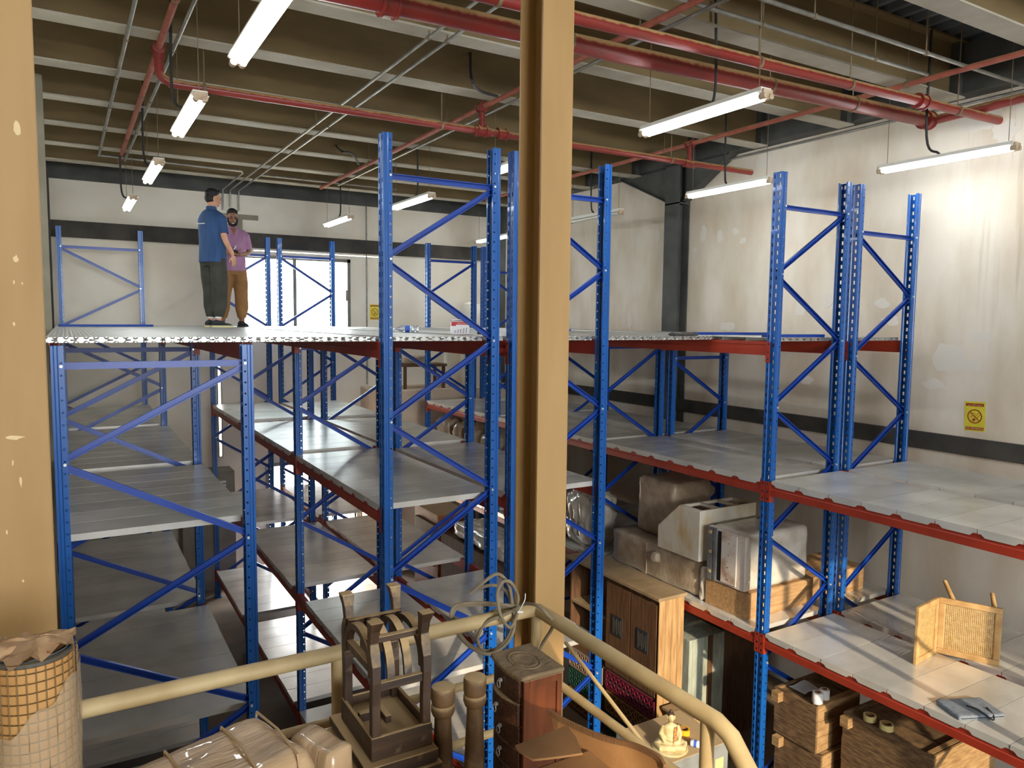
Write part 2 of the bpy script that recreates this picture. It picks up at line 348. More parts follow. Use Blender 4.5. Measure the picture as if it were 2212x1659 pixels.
def conn_mesh(right, near):
    m = MB(); s = -1 if right else 1                            # plate on the outside of the web, plus return along the beam end
    ys = [-.048, -.030, -.018, 0] if near else [0, .018, .030, .048]
    zs = [-.19, -.17, -.15, -.105, -.085, -.03, -.012, .0]
    for i in range(3):
        for j in range(7):
            if i == 1 and j in (1, 3, 5): continue
            a, b = ys[i], ys[i+1]; x = -.006*s
            n = len(m.v); m.v += [(x, a, zs[j]), (x, b, zs[j]), (x, b, zs[j+1]), (x, a, zs[j+1])]; m.f.append((n, n+1, n+2, n+3))
    y = ys[3] if near else ys[0]
    m.box(min(-.006*s, .05*s), max(-.006*s, .05*s), min(y, y+(.004 if near else -.004)), max(y, y+(.004 if near else -.004)), -.19, 0)
    return m.mesh('connector', 'orange')
CM = {(r, n): conn_mesh(r, n) for r in (0, 1) for n in (0, 1)}
PNM = {}
def panel_mesh(W):
    if W not in PNM:
        m = MB(); a, b = -.004, W+.004; w = .294
        m.box(a, b, 0, w, -.016, 0)
        for x0, x1 in ((a, a+.003), (b-.003, b)):               # end lips with cut corners
            P = [(0, -.014), (w, -.014), (w, -.034), (w-.025, -.034), (w-.05, -.056), (.05, -.056), (.025, -.034), (0, -.034)]
            m.prism(P, 'x', x0, x1)
        m.box(.06, W-.06, .003, .006, -.045, -.016); m.box(.06, W-.06, w-.006, w-.003, -.045, -.016)
        PNM[W] = m.mesh('shelf_panel', 'galv')
    return PNM[W]
class Rack: pass
def rack(label, X0, X1, ys, heights, starts, levels, htop, deckbeams=True, hzoff=0):
    r = thing('pallet_rack', label, 'rack', (X0, ys[0], 0), group='blue and orange pallet racks')
    W = X1-X0; yo = ys[0]
    for k, y in enumerate(ys):
        h = heights[k]
        for s in (0, 1):
            u = link('upright', UM[(h, s)], r, (0 if s == 0 else W, y-yo, 0)); f = link('foot_plate', footm, u, (0 if s == 0 else -.07, 0, 0))
        zt = (5.70 if h > 5 else 4.357)-hzoff
        L = W-.09; side = starts[k]                              # side of the first node: 1 right, 0 left
        if L not in BRM: BRM[L] = channel('brace', L)
        key = round(math.hypot(L, .6), 4)
        if key not in BRM: BRM[key] = channel('brace', key)
        def put(z0, z1):
            o = link('brace', BRM[L if abs(z0-z1) < .01 else key], r, (.045, y-yo+.05, z0)); o.rotation_euler = (0, -math.atan2(z1-z0, L), 0)
        def bolt(s, z): link('bolt', boltm, r, (.054 if s == 0 else W-.054, y-yo, z))
        put(zt, zt); bolt(0, zt); bolt(1, zt)
        z = zt
        while z-.6 > .2:
            a, b = (z, z-.6) if side == 0 else (z-.6, z)
            if side == 0: put(z-.02, z-.6+.02)
            else: put(z-.6+.02, z-.02)
            side = 1-side; z -= .6
            if z > .3: bolt(side, z)
        put(.18, .18)
    pm = panel_mesh(round(W, 3))
    for k in range(len(ys)-1):
        ya, yb = ys[k]+.1, ys[k+1]
        for z, spec in levels:
            if spec is None or k not in spec: continue
            for s in (0, 1):
                b = link('beam', beam_mesh(yb-ya, s), r, (0 if s == 0 else W, ya-yo, z-.016))
                link('connector', CM[(s, 1)], b, (0, 0, 0)); link('connector', CM[(s, 0)], b, (0, yb-ya, 0))
            skip = spec[k]
            if skip is None: continue                             # beams only
            n = int((yb-ya+.0)/.3); off = (yb-ya-n*.3)/2
            for i in range(n):
                if i in skip: continue
                link('shelf_panel', pm, r, (random.uniform(-.002, .002), ya-yo+off+i*.3+.003, z))
    return r
full = lambda n, **kw: {k: kw.get('k%d' % k, ()) for k in range(n)}
DKZ = 4.53
dk = (DKZ-.034+.016, {0: None, 1: None, 2: None})
YA = [5.25, 7.65, 10.5, 13.2]; YBC = [5.20, 7.70, 10.45, 12.93]; YD = [2.05, 4.58, 7.10, 9.65, 12.15]
Hs, Ht = 4.48, 6.0
rA = rack('tall blue rack at far left with shelves seen through its front end frame', -.09, 1.08, YA, (Hs, Hs, Hs, Ht), (1, 1, 0, 0), [dk, (3.27, full(3)), (1.89, full(3)), (.45, full(3))], None)
rB = rack('blue rack left of the beige centre pillar with its front frame rising above the platform', 1.995, 2.968, YBC, (Ht, Hs, Hs, Ht), (1, 1, 1, 1), [dk, (3.26, full(3)), (1.80, full(3, k0=(7,))), (.5, full(3))], None)
rC = rack('blue rack directly behind the beige centre pillar, back to back with its left neighbour', 3.09, 4.066, YBC, (Ht, Hs, Hs, Ht), (0, 0, 0, 0), [dk, (3.24, full(3, k0=())), (1.80, full(3, k0=(7,))), (.5, full(3))], None)
dkD = (DKZ-.034+.016, {1: None, 2: None, 3: None})
rD = rack('blue rack right of the pillar carrying the wrapped furniture and grey laptop bag', 5.47, 6.453, YD, (Ht, Ht, Hs, Hs, Ht), (1, 1, 1, 1, 1), [dkD, (3.235, full(4)), (1.80, full(4))], None)
rE = rack('blue rack standing against the stained right wall', 6.58, 7.576, YD, (Ht, Ht, Hs, Hs, Ht), (0, 0, 0, 0, 0), [dkD, (3.235, full(4)), (1.80, full(4))], None, hzoff=.15)
# platform
def plank_mesh(L, w=.30):
    m = MB(); t = .034; m.box(0, L, 0, w-.004, -.004, 0); m.box(0, L, w-.007, w-.004, -t, -.004)
    n = int(L/.1); xs = [0]                                      # slotted front lip
    off = (L-(n-1)*.1)/2
    for i in range(n): xs += [off+i*.1-.017, off+i*.1+.017]
    xs.append(L); zs = [-t, -.023, -.012, -.004]
    for i in range(len(xs)-1):
        for j in range(3):
            if j == 1 and i % 2 == 1: continue
            k = len(m.v); m.v += [(xs[i], 0, zs[j]), (xs[i+1], 0, zs[j]), (xs[i+1], 0, zs[j+1]), (xs[i], 0, zs[j+1])]; m.f.append((k, k+1, k+2, k+3))
    m.box(0, L, 0, .03, -t, -t+.002)
    return m.mesh('deck_plank', 'tread')
tm = mat('tread', (205, 206, 200), (186, 188, 184), rough=.3, metal=.85, scale=3, rough2=.42)
nt = tm.node_tree; N = nt.nodes; Lk = nt.links; b = N['Principled BSDF']
tc = N.new('ShaderNodeTexCoord'); bp = N.new('ShaderNodeBump'); bp.inputs['Strength'].default_value = .8; bp.inputs['Distance'].default_value = .006
vals = []
for ang in (PI/4, -PI/4):
    mp = N.new('ShaderNodeMapping'); mp.inputs['Rotation'].default_value = (0, 0, ang); mp.inputs['Scale'].default_value = (1, .45, 1); Lk.new(tc.outputs['Object'], mp.inputs[0])
    vo = N.new('ShaderNodeTexVoronoi'); vo.inputs['Scale'].default_value = 26; vo.inputs['Randomness'].default_value = .1; Lk.new(mp.outputs[0], vo.inputs['Vector']); vals.append(vo)
mm = N.new('ShaderNodeMath'); mm.operation = 'MINIMUM'; Lk.new(vals[0].outputs['Distance'], mm.inputs[0]); Lk.new(vals[1].outputs['Distance'], mm.inputs[1])
mr = N.new('ShaderNodeMapRange'); mr.inputs[1].default_value = .15; mr.inputs[2].default_value = .4; mr.inputs[3].default_value = 1; mr.inputs[4].default_value = 0
Lk.new(mm.outputs[0], mr.inputs[0]); Lk.new(mr.outputs[0], bp.inputs['Height']); Lk.new(bp.outputs[0], b.inputs['Normal'])
deck = thing('deck_platform', 'galvanised chequer-plate platform laid across the tops of the racks', 'platform', (0, 5.34, DKZ))
for x0, x1, y0, y1 in ((-.115, 1.985, 5.34, 12.9), (2.075, 2.885, 5.34, 12.9), (2.978, 3.08, 5.34, 12.9), (3.17, 3.99, 5.34, 12.9), (4.076, 5.46, 5.34, 12.1), (5.55, 6.37, 4.70, 12.1), (6.463, 6.57, 4.70, 12.1), (6.66, 7.50, 4.70, 12.1)):
    pm = plank_mesh(x1-x0); n = int((y1-y0)/.3)
    for i in range(n): link('deck_plank', pm, deck, (x0, y0-5.34+i*.3, 0))

# ------------------------------------------------------------------ fluorescent fixtures
tubem = MB().tube([(0, .03, 0), (0, 1.22, 0)], .017, 10).mesh('tube', 'tube', 40)
tubeoff = MB().tube([(0, .03, 0), (0, 1.22, 0)], .017, 10).mesh('tube', 'lamp_white', 40)
hm = MB().box(-.05, .05, 0, 1.25, .018, .06); hm.prism([(-.05, .018), (.05, .018), (.062, .03), (-.062, .03)], 'y', 0, 1.25); housem = hm.mesh('housing', 'lamp_white')
cm_ = MB().box(-.045, .045, -.02, .02, -.006, .045); cm_.tube([(-.028, -.028, 0), (-.028, .025, 0)], .021, 10); cm_.tube([(.028, -.028, 0), (.028, .025, 0)], .021, 10); capm = cm_.mesh('end_cap', 'lamp_cap', 40)
def fixture(label, X, Y, Z=6.2, lit=True, top=7.44, cable=None):
    t = thing('fluorescent_light', label, 'ceiling light', (X, Y, Z), group='hanging fluorescent lights')
    link('housing', housem, t)
    for s in (-.028, .028): link('tube', tubem if lit else tubeoff, t, (s, 0, 0))
    link('end_cap', capm, t, (0, 0, .0)); link('end_cap', capm, t, (0, 1.25, 0))
    for y in (.06, 1.19): obj('hanging_wire', MB().tube([(0, y, .06), (0, y, .14), (0, y+.01, top-Z)], .003, 5), 'wire', t)
    if cable:
        obj('power_cable', MB().tube(spline([(0, .62, .05), (cable[0]*.3, .64+cable[1]*.2, .08), (cable[0], .62+cable[1], .25), (cable[0]*.8, .62+cable[1]*1.1, top-Z)], 6), .012, 6), 'cable', t)
for lb, X, Y, kw in (
    ('twin-tube fluorescent light at the top edge, largest of the left line', .95, 3.65, {}),
    ('fluorescent light hanging below the bend of the red pipe on the left', .87, 5.82, dict(cable=(-.1, .1))),
    ('fluorescent light hanging third along the left line, below the ceiling conduits', .86, 8.45, dict(cable=(-.08, .1))),
    ('smallest fluorescent light of the left line, in front of the pale back wall', .81, 11.1, dict(cable=(-.1, .05))),
    ('big bright fluorescent light just right of the beige centre pillar', 4.15, 3.64, dict(cable=(.2, .05))),
    ('fluorescent light half hidden behind the tall front uprights left of the pillar', 3.92, 5.8, {}),
    ('fluorescent light seen through the tall front frame left of the pillar', 4.0, 8.75, dict(cable=(.1, .05))),
    ('small slanting fluorescent light above the window', 3.79, 11.25, dict(cable=(.06, .05))),
    ('long fluorescent light at the right edge in front of the stained wall', 7.14, 3.5, dict(cable=(-.05, .15))),
    ('fluorescent light beside the dark wall column, ending at a rack upright', 6.65, 5.72, dict(cable=(.05, .1))),
    ('tiny far fluorescent light in the corner behind the pillar uprights', 7.05, 12.0, {}),
):
    fixture(lb, X, Y, **kw)
fixture('unlit fluorescent fitting hanging right of the pillar before the pale wall', 6.81, 8.48, lit=False, cable=(.0, .1))

# ------------------------------------------------------------------ pipes and conduits
def pipe(name, label, cat, pts, r, m, group=None, clamps=(), couple=(), cm='red_pipe'):
    o = thing(name, label, cat, pts[0], group=group); p0 = Vector(pts[0])
    P = [Vector(p)-p0 for p in pts]; obj('pipe', MB().tube(P, r, 14), m, o, 40)
    d = (P[-1]-P[0]).normalized()
    for t in clamps:                                        # clamp ring + hanger rod
        c = P[0].lerp(P[1], t); d = (P[1]-P[0]).normalized(); mb = MB().tube([c-d*.012, c+d*.012], r+.006, 14); mb.tube([c+Vector((0, 0, r)), Vector((c.x, c.y, 7.43-p0.z))], .006, 6)
        obj('hanger', mb, 'wire', o, 40)
    for t in couple:
        c = P[0].lerp(P[-1], t); mb = MB().tube([c-d*.05, c+d*.05], r+.014, 14); mb.tube([c-d*.055, c-d*.04], r+.026, 14); mb.tube([c+d*.04, c+d*.055], r+.026, 14)
        obj('coupling', mb, cm, o, 40)
    return o
RP = 'red sprinkler pipes under the ceiling'
pipe('sprinkler_pipe', 'thickest dusty red sprinkler pipe crossing the ceiling behind the pillar', 'pipe', [(-.38, 4.54, 6.57), (7.62, 4.54, 6.72)], .068, 'red_pipe', RP, (.44, .70, .84), (.27, .988))
pipe('sprinkler_pipe', 'dusty red sprinkler pipe running into the hole at the right wall', 'pipe', [(-.38, 4.04, 6.525), (7.92, 4.04, 6.66)], .042, 'red_pipe', RP, (.32, .59, .72, .91), (.84,))
pipe('sprinkler_pipe', 'long red pipe across the middle of the ceiling with an elbow at its left end', 'pipe', [(.80, 6.99, 6.60), (7.75, 6.99, 6.62)], .036, 'red_pipe', RP, (.04, .36, .8), (.425, .46))
o = pipe('sprinkler_pipe', 'thin rusty red pipe running into depth at the far left', 'pipe', [(.73, -6.8, 6.84), (.73, 12.4, 6.88)], .026, 'pipe_rust', RP, (.1, .4, .66, .8, .91), (13.79/19.2,))
obj('elbow', MB().tube(spline([(0, 13.79, .03), (0, 13.79, -.14), (.02, 13.79, -.20), (.10, 13.79, -.24)], 5), .036, 12).tube([(0, 13.79, -.06), (0, 13.79, .06)], .046, 12), 'red_pipe', o, 40)
for xx, y0, y1, lb in ((3.76, -6.8, 12.7, 'thin red branch pipe slanting across the ceiling left of the pillar'), (6.66, -6.8, 12.2, 'thin red branch pipe running up to the right edge past the pillar')):
    o = pipe('sprinkler_pipe', lb, 'pipe', [(xx, y0, 6.83), (xx, y1, 6.85)], .026, 'pipe_rust', RP, (.15, .4, .58, .75, .88), ((6.99-y0)/(y1-y0),))
    y = 6.99-y0; obj('riser', MB().tube([(0, y, -.24), (0, y, 0)], .028, 12).tube([(0, y, -.1), (0, y, -.06)], .036, 12).tube([(0, y, -.2), (0, y, -.15)], .042, 12).tube([(-.09, y, -.225), (.09, y, -.225)], .048, 12), 'red_pipe', o, 40)
pipe('sprinkler_pipe', 'dark red pipe along the right wall beyond the thick pipe', 'pipe', [(7.6, 4.54, 6.72), (7.6, 1.5, 6.80)], .045, 'red_pipe', RP, (.3,))
CG = 'grey electrical conduits under the ceiling'
pipe('conduit', 'grey conduit farthest left under the joists', 'conduit', [(.55, -6.8, 6.86), (.46, 11.9, 6.85)], .016, 'conduit', CG, (.15, .35, .5, .66, .73, .79, .85, .91, .97))
pipe('conduit', 'grey conduit just right of the rusty pipe carrying the lamp cables', 'conduit', [(.97, -6.8, 6.88), (.78, 12.0, 6.84)], .016, 'conduit', CG, (.15, .4, .63, .73, .82, .9, .97))
pipe('conduit', 'left one of the two parallel conduits slanting down to the wall trunking', 'conduit', [(2.51, -6.8, 6.85), (2.50, 13.75, 6.85), (2.50, 13.78, 6.5)], .014, 'conduit', CG, (.3, .45, .6, .75))
pipe('conduit', 'right one of the two parallel conduits slanting down to the wall trunking', 'conduit', [(2.69, -6.8, 6.85), (2.64, 13.75, 6.85), (2.64, 13.78, 6.5)], .014, 'conduit', CG, (.3, .45, .6, .75))
pipe('conduit', 'grey conduit along the foot of the last ceiling bay at left', 'conduit', [(.44, 11.87, 6.85), (2.34, 11.92, 6.85), (2.38, 12.1, 6.85), (2.38, 13.75, 6.85), (2.38, 13.78, 6.5)], .015, 'conduit', CG)
pipe('conduit', 'grey conduit along the last ceiling bay above the window', 'conduit', [(2.64, 12.14, 6.86), (4.9, 12.14, 6.86)], .015, 'conduit', CG, (.3, .6))
pipe('conduit', 'grey conduit beside the thin red branch pipe left of the pillar', 'conduit', [(3.84, -6.8, 6.80), (3.84, 12.0, 6.80)], .014, 'conduit', CG)
pipe('conduit', 'lower of two dusty conduits at the top right', 'conduit', [(3.6, 4.0, 6.86), (6.6, 4.0, 6.86)], .016, 'conduit', CG, (.3, .75))
pipe('conduit', 'upper of two dusty conduits at the top right', 'conduit', [(3.9, 3.70, 6.86), (7.85, 3.70, 6.86)], .016, 'conduit', CG, (.2, .55))
pipe('conduit', 'thin conduit clipped along the top of the right wall', 'conduit', [(7.85, 3.5, 6.88), (7.85, 8.2, 6.88)], .014, 'conduit', CG)
pipe('conduit', 'vertical conduit on the back wall right of the window', 'conduit', [(4.98, 13.87, 6.8), (4.98, 13.87, 3.4)], .014, 'conduit', CG)
pipe('conduit', 'vertical conduit on the back wall behind the tall man', 'conduit', [(2.18, 13.87, 6.8), (2.18, 13.87, 6.15)], .014, 'conduit', CG)
t = thing('cable_trunking', 'small grey cable trunking tee on the back wall above the men', 'trunking', (2.66, 13.86, 6.42))
obj('trunk_bar', MB().box(-.32, .32, -.02, .04, -.04, .04), 'steel_light', t); obj('trunk_drop', MB().box(-.05, .05, -.02, .04, -.55, -.04), 'steel_light', t)
for i, pts in enumerate(([at(1016, 100, Z=7.45), at(1018, 165, Z=6.86), at(1035, 195, Z=6.8), at(1075, 208, Z=6.8)], [at(716, 300, Z=7.45), at(735, 325, Z=6.85), at(760, 332, Z=6.82), at(775, 355, Z=6.8)])):
    tag(obj('hanging_cable', MB().tube(spline(pts, 6), .014, 8), 'cable', None, 40), ('black cable looping under the joists left of the pillar', 'short black cable looping under the far joists beside the upright')[i], 'cable')
tag(obj('wall_pipe', MB().tube([(7.84, 3.55, 6.9), (7.84, 3.55, 6.0)], .025, 10), 'conduit', None, 40), 'pale pipe end running down the right wall at the picture edge', 'pipe')

# ------------------------------------------------------------------ pillars, landing, railing
S = 1.25
def fo(x, y, d): return at(x, y, d=d*S)
mat('dark_wood', (70, 48, 30), (44, 30, 20), rough=.5, scale=3, stretch=(8, 8, 1), dust=((174, 146, 104), .1, .55))
mat('dark_wood_h', (74, 52, 32), (42, 29, 19), rough=.5, scale=3, stretch=(1, 1, 12), detail=6, dust=((174, 146, 104), .1, .55))
mat('post_wood', (124, 94, 58), (80, 56, 34), rough=.6, scale=4, stretch=(2, 2, 1), detail=6, dust=((180, 152, 108), .1, .6))
mat('red_wood', (112, 58, 26), (82, 40, 20), rough=.42, scale=4, stretch=(6, 6, .8), detail=6, dust=((146, 122, 88), .2, .55))
mat('carved', (82, 48, 26), (60, 34, 18), rough=.55, scale=60, bump=.6, bscale=90, dust=((140, 114, 80), .25, .6))
mat('carved_top', (128, 106, 76), (110, 90, 64), rough=.8, scale=30, bump=.5, bscale=70)
mat('orange_wood', (150, 84, 30), (120, 62, 22), rough=.45, scale=4, stretch=(1, 1, 6), dust=((174, 146, 104), .1, .55))
mat('kraft', (146, 104, 60), (130, 90, 48), rough=.8, scale=8, bump=.1, bscale=40)
mat('kraft_dark', (120, 84, 46), (104, 70, 38), rough=.85, scale=8)
mat('wrap', (196, 166, 128), (170, 138, 100), rough=.42, scale=5, stretch=(1, 6, 1), detail=6, bump=.35, bscale=14, coat=.3)
mat('film', (204, 182, 150), rough=.25, alpha=.42, spec=.8, coat=.4, bump=.6, bscale=30)
mat('paper_torn', (196, 160, 120), (170, 132, 94), rough=.9, scale=10, bump=.5, bscale=20)
mat('mesh_wire', (120, 96, 60), rough=.5, metal=.5)
mat('roll_paper', (186, 140, 82), (170, 122, 66), rough=.75, scale=6)
mat('rope', (178, 150, 112), rough=.9)
mat('rubber', (132, 120, 98), (112, 98, 76), rough=.8, scale=10)
struct('floor_landing', MB().box(-4.9, 1.86, -6.9, 2.86, 2.12, 2.30), 'landing', 'landing the viewer stands over')
def hcol(name, label, x0, x1, y0, y1, z0, z1, m='pillar'):
    mb = MB().box(x0, x1, y0, y0+.012, z0, z1).box(x0, x1, y1-.012, y1, z0, z1).box((x0+x1)/2-.005, (x0+x1)/2+.005, y0+.012, y1-.012, z0, z1)
    return struct(name, mb, m, label)
px0, px1 = at(1166, 600, Y=2.95).x, at(1231, 600, Y=2.95).x
hcol('trim_9', 'beige painted steel pillar in the middle of the view', px0, px1, 2.95, 3.15, 0, 7.4)
lx = at(97, 740, Y=3.25).x
hcol('trim_10', 'beige painted steel pillar at the left edge of the view', lx-.25, lx, 3.20, 3.39, 0, 7.4)
for x, y, w, h in ((38, 275, .010, .026), (35, 560, .008, .014), (32, 945, .028, .009), (30, 700, .004, .006), (28, 1000, .003, .010), (45, 1040, .004, .018), (15, 1150, .003, .010), (50, 1255, .003, .008), (30, 610, .003, .006), (48, 612, .003, .005)):
    p = at(x, y, Y=3.20); blob(p, w, h, 'y', 'paint_chip', 'chip', bpy.data.objects['trim_10'], 9, .35)
rail = thing('guard_rail', 'beige tubular guard rail around the landing in front of the racks', 'railing', (1.775, 2.75, 2.30))
def rt(nm, pts, r, m='rail'): return obj(nm, MB().tube([Vector(p)-Vector((1.775, 2.75, 2.30)) for p in pts], r, 16), m, rail, 40)
RZ = 3.37
rt('top_rail', [(-.35, 2.75, RZ), (1.72, 2.75, RZ), (1.76, 2.745, RZ), (1.775, 2.73, RZ), (1.775, 2.69, RZ), (1.775, 1.66, RZ), (1.775, 1.60, RZ-.02), (1.775, 1.10, RZ-.52)], .030)
for z in (RZ-.27, RZ-.52): rt('mid_rail', [(-.35, 2.75, z), (1.775, 2.75, z)], .018); rt('mid_rail', [(1.775, 2.75, z), (1.775, 1.75, z)], .018)
for p in ((1.775, 2.75), (.86, 2.75), (-.3, 2.75), (1.775, 1.70)): rt('post', [(p[0], p[1], 2.30), (p[0], p[1], RZ-.02)], .024)
# ------------------------------------------------------------------ cable coil on the railing
def pts_px(L, d0=2.6): return [fo(x, y, d0+dd) for x, y, dd in L]
coil = thing('cable_coil', 'dusty grey cable coil tied to the corner of the guard rail', 'cable', fo(1110, 1312, 2.6))
c0 = coil.location.copy()
for L in ([(1015, 1282, .02), (1045, 1257, 0), (1075, 1240, 0), (1098, 1262, .0), (1106, 1300, .02), (1110, 1330, .03), (1100, 1370, .02), (1075, 1400, 0), (1040, 1405, -.02), (1005, 1385, -.02), (985, 1350, -.01), (978, 1330, 0), (990, 1312, .02), (1030, 1306, .02), (1080, 1308, .02), (1122, 1314, .02)],
          [(1035, 1270, .04), (1065, 1264, .04), (1092, 1275, .03), (1106, 1305, .02), (1112, 1345, .0), (1098, 1385, -.03), (1060, 1412, -.04), (1020, 1400, -.04), (990, 1370, -.03), (975, 1335, -.02), (985, 1308, 0), (1035, 1302, .01), (1085, 1306, .01), (1125, 1312, .02)],
          [(1122, 1312, .0), (1085, 1330, -.03), (1050, 1345, -.04), (1032, 1375, -.04), (1035, 1395, -.03), (1028, 1375, .03), (1035, 1345, .04), (1070, 1318, .03), (1120, 1310, .03)],
          [(1118, 1312, .03), (1118, 1285, .02), (1103, 1258, -.02), (1085, 1258, -.03), (1074, 1285, -.04), (1082, 1330, -.04), (1100, 1355, -.03), (1112, 1340, -.01), (1120, 1315, .02)],
          [(1118, 1312, .04), (1135, 1304, .0), (1160, 1308, -.05), (1180, 1325, -.06), (1195, 1350, .0), (1170, 1395, .06), (1168, 1420, .06)]):
    obj('cable', MB().tube([p-c0 for p in spline(pts_px(L), 8)], .0075, 8), 'rubber', coil, 40)
obj('zip_tie', MB().tube([p-c0 for p in spline(pts_px([(1120, 1322, -.04), (1128, 1308, -.05), (1134, 1295, -.05), (1135, 1282, -.05)]), 5)], .002, 5).tube([p-c0 for p in pts_px([(1118, 1322, -.05), (1130, 1322, -.05)])], .004, 5), 'white', coil)

# ------------------------------------------------------------------ wire mesh roll
pr_ = fo(70, 1398, 1.72); zt = pr_.z; R_ = .111
roll = thing('mesh_roll', 'roll of wire mesh with paper and torn plastic wrap at the lower left', 'mesh roll', (pr_.x, pr_.y, 2.30)); hr = zt-2.30
obj('paper_core', MB().lathe([(R_-.006, 0), (R_-.006, hr-.02), (R_-.03, hr-.02), (R_-.03, .1)], 40), 'roll_paper', roll, 40)
mb = MB(); nw = 30
for j in range(nw):
    a = 2*PI*j/nw; mb.bar((R_*math.cos(a), R_*math.sin(a), 0), (R_*math.cos(a), R_*math.sin(a), hr-.015), .0028, .0028)
z = .02
while z < hr: mb.tube([(R_*math.cos(2*PI*j/40), R_*math.sin(2*PI*j/40), z) for j in range(41)], .0014, 4, cap=False); z += .0283
o = obj('wire_grid', mb, 'mesh_wire', roll); o['kind'] = 'stuff'
mb = MB()
for q, zz in ((R_-.012, hr-.004), (R_-.02, hr+.0), (R_-.028, hr-.006), (R_-.036, hr)):
    mb.loft([[((q)*math.cos(2*PI*j/36), q*math.sin(2*PI*j/36), z_) for j in range(36)] for z_ in (hr-.06, zz)], cap=False)
obj('mesh_layers', mb, 'steel', roll, 40)
mb = MB(); rings = []
for i in range(7):
    q = (R_-.005)*i/6
    rings.append([(q*1.04*math.cos(2*PI*j/28)*(1+.10*math.sin(3*j)*(i/6)), q*math.sin(2*PI*j/28)*(1+.12*math.cos(2.3*j)*(i/6)), hr+.018+.014*math.sin(j*1.9+i)*(i/6)-.012*(i/6)**2+.012*math.cos(j*.5)) for j in range(28)])
mb.loft(rings[1:], cap=True); obj('torn_paper', mb, 'paper_torn', roll, 60)
mb = MB(); n = 60; rings = []
for i in range(n+1):
    a = 2*PI*i/n; tz = hr-.15+.09*math.cos(a-.1)+.012*math.sin(7*a)
    rings.append([((R_+.004+.004*math.sin(9*a+k*1.7))*math.cos(a), (R_+.004+.004*math.sin(9*a+k*1.7))*math.sin(a), tz*(1-k/14)) for k in range(15)])
mb.loft(rings, cap=False, closed=False); obj('plastic_wrap', mb, 'film', roll, 60)

# ------------------------------------------------------------------ wrapped packages on the landing
def lump_box(w, d, h, n=(18, 12, 8), amp=.008, r=.03, seed=1, top_sag=0, puff=0):
    import bmesh
    rnd = random.Random(seed); bm = bmesh.new(); 
    mb = MB(); nx, ny, nz = n; idx = {}
    def P(i, j, k):
        key = (i, j, k)
        if key in idx: return idx[key]
        u, v, w_ = 2*i/nx-1, 2*j/ny-1, 2*k/nz-1
        x, y, z = u*w/2, v*d/2, w_*h/2
        # round the corners
        def rr(t, half):
            return max(-half+r, min(half-r, t))
        c = Vector((rr(x, w/2), rr(y, d/2), rr(z, h/2))); dv = Vector((x, y, z))-c
        if dv.length > 1e-6: p = c+dv.normalized()*min(r, max(abs(dv.x), abs(dv.y), abs(dv.z)))
        else: p = c
        from mathutils import noise
        q = Vector((x*9+seed*7, y*14, z*9)); nn = noise.noise(q)+.5*noise.noise(q*2.3)
        p = p+Vector((u, v, w_)).normalized()*(nn*amp+puff*(1-u*u)*(1-v*v)*(1 if w_ > .9 else 0))
        if w_ > .9: p.z -= top_sag*(1-u*u)*(1-v*v)
        idx[key] = len(mb.v); mb.v.append(tuple(p+Vector((0, 0, h/2)))); return idx[key]
    for i in range(nx):
        for j in range(ny): mb.f += [(P(i, j, 0), P(i, j+1, 0), P(i+1, j+1, 0), P(i+1, j, 0)), (P(i, j, nz), P(i+1, j, nz), P(i+1, j+1, nz), P(i, j+1, nz))]
    for i in range(nx):
        for k in range(nz): mb.f += [(P(i, 0, k), P(i+1, 0, k), P(i+1, 0, k+1), P(i, 0, k+1)), (P(i, ny, k), P(i, ny, k+1), P(i+1, ny, k+1), P(i+1, ny, k))]
    for j in range(ny):
        for k in range(nz): mb.f += [(P(0, j, k), P(0, j, k+1), P(0, j+1, k+1), P(0, j+1, k)), (P(nx, j, k), P(nx, j+1, k), P(nx, j+1, k+1), P(nx, j, k+1))]
    bm.free(); return mb
a = fo(250, 1660, 1.80); ztp = fo(670, 1625, 1.75).z
A_, B_, C_ = at(235, 1668, Z=ztp), at(555, 1532, Z=ztp), at(672, 1628, Z=ztp)
rzp = math.atan2((B_-A_).y, (B_-A_).x)
wl = (B_-A_).length+.03; dl = (C_-B_).length
ctr = (A_+B_)/2+(C_-B_)*.5
t = thing('wrapped_package', 'long bulky package in tan plastic wrap tied with cords beside the guard rail', 'package', (ctr.x, ctr.y, 2.30), rzp)
obj('wrapping', lump_box(wl, dl, ztp-2.30, (30, 14, 20), .010, .05, 3), 'wrap', t, 70)
for u in (-.28, .08, .33): obj('cord', MB().tube([(u*wl, -dl/2-.006, .3), (u*wl+.01, -dl/2-.008, ztp-2.34), (u*wl+.02, -dl/2+.02, ztp-2.297), (u*wl+.05, 0, ztp-2.288), (u*wl+.07, dl/2-.02, ztp-2.297), (u*wl+.08, dl/2+.006, ztp-2.35)], .004, 6), 'rope', t)
a = fo(690, 1600, 1.95)
t = thing('wrapped_package', 'smaller tan wrapped package between the long package and the upturned stool', 'package', (at(668, 1600, Z=ztp-.06).x+.035, at(668, 1600, Z=ztp-.06).y-.0, 2.30), rzp+.1)
obj('wrapping', lump_box(.11, .22, ztp-.06-2.30, (10, 12, 16), .008, .03, 9), 'wrap', t, 70)

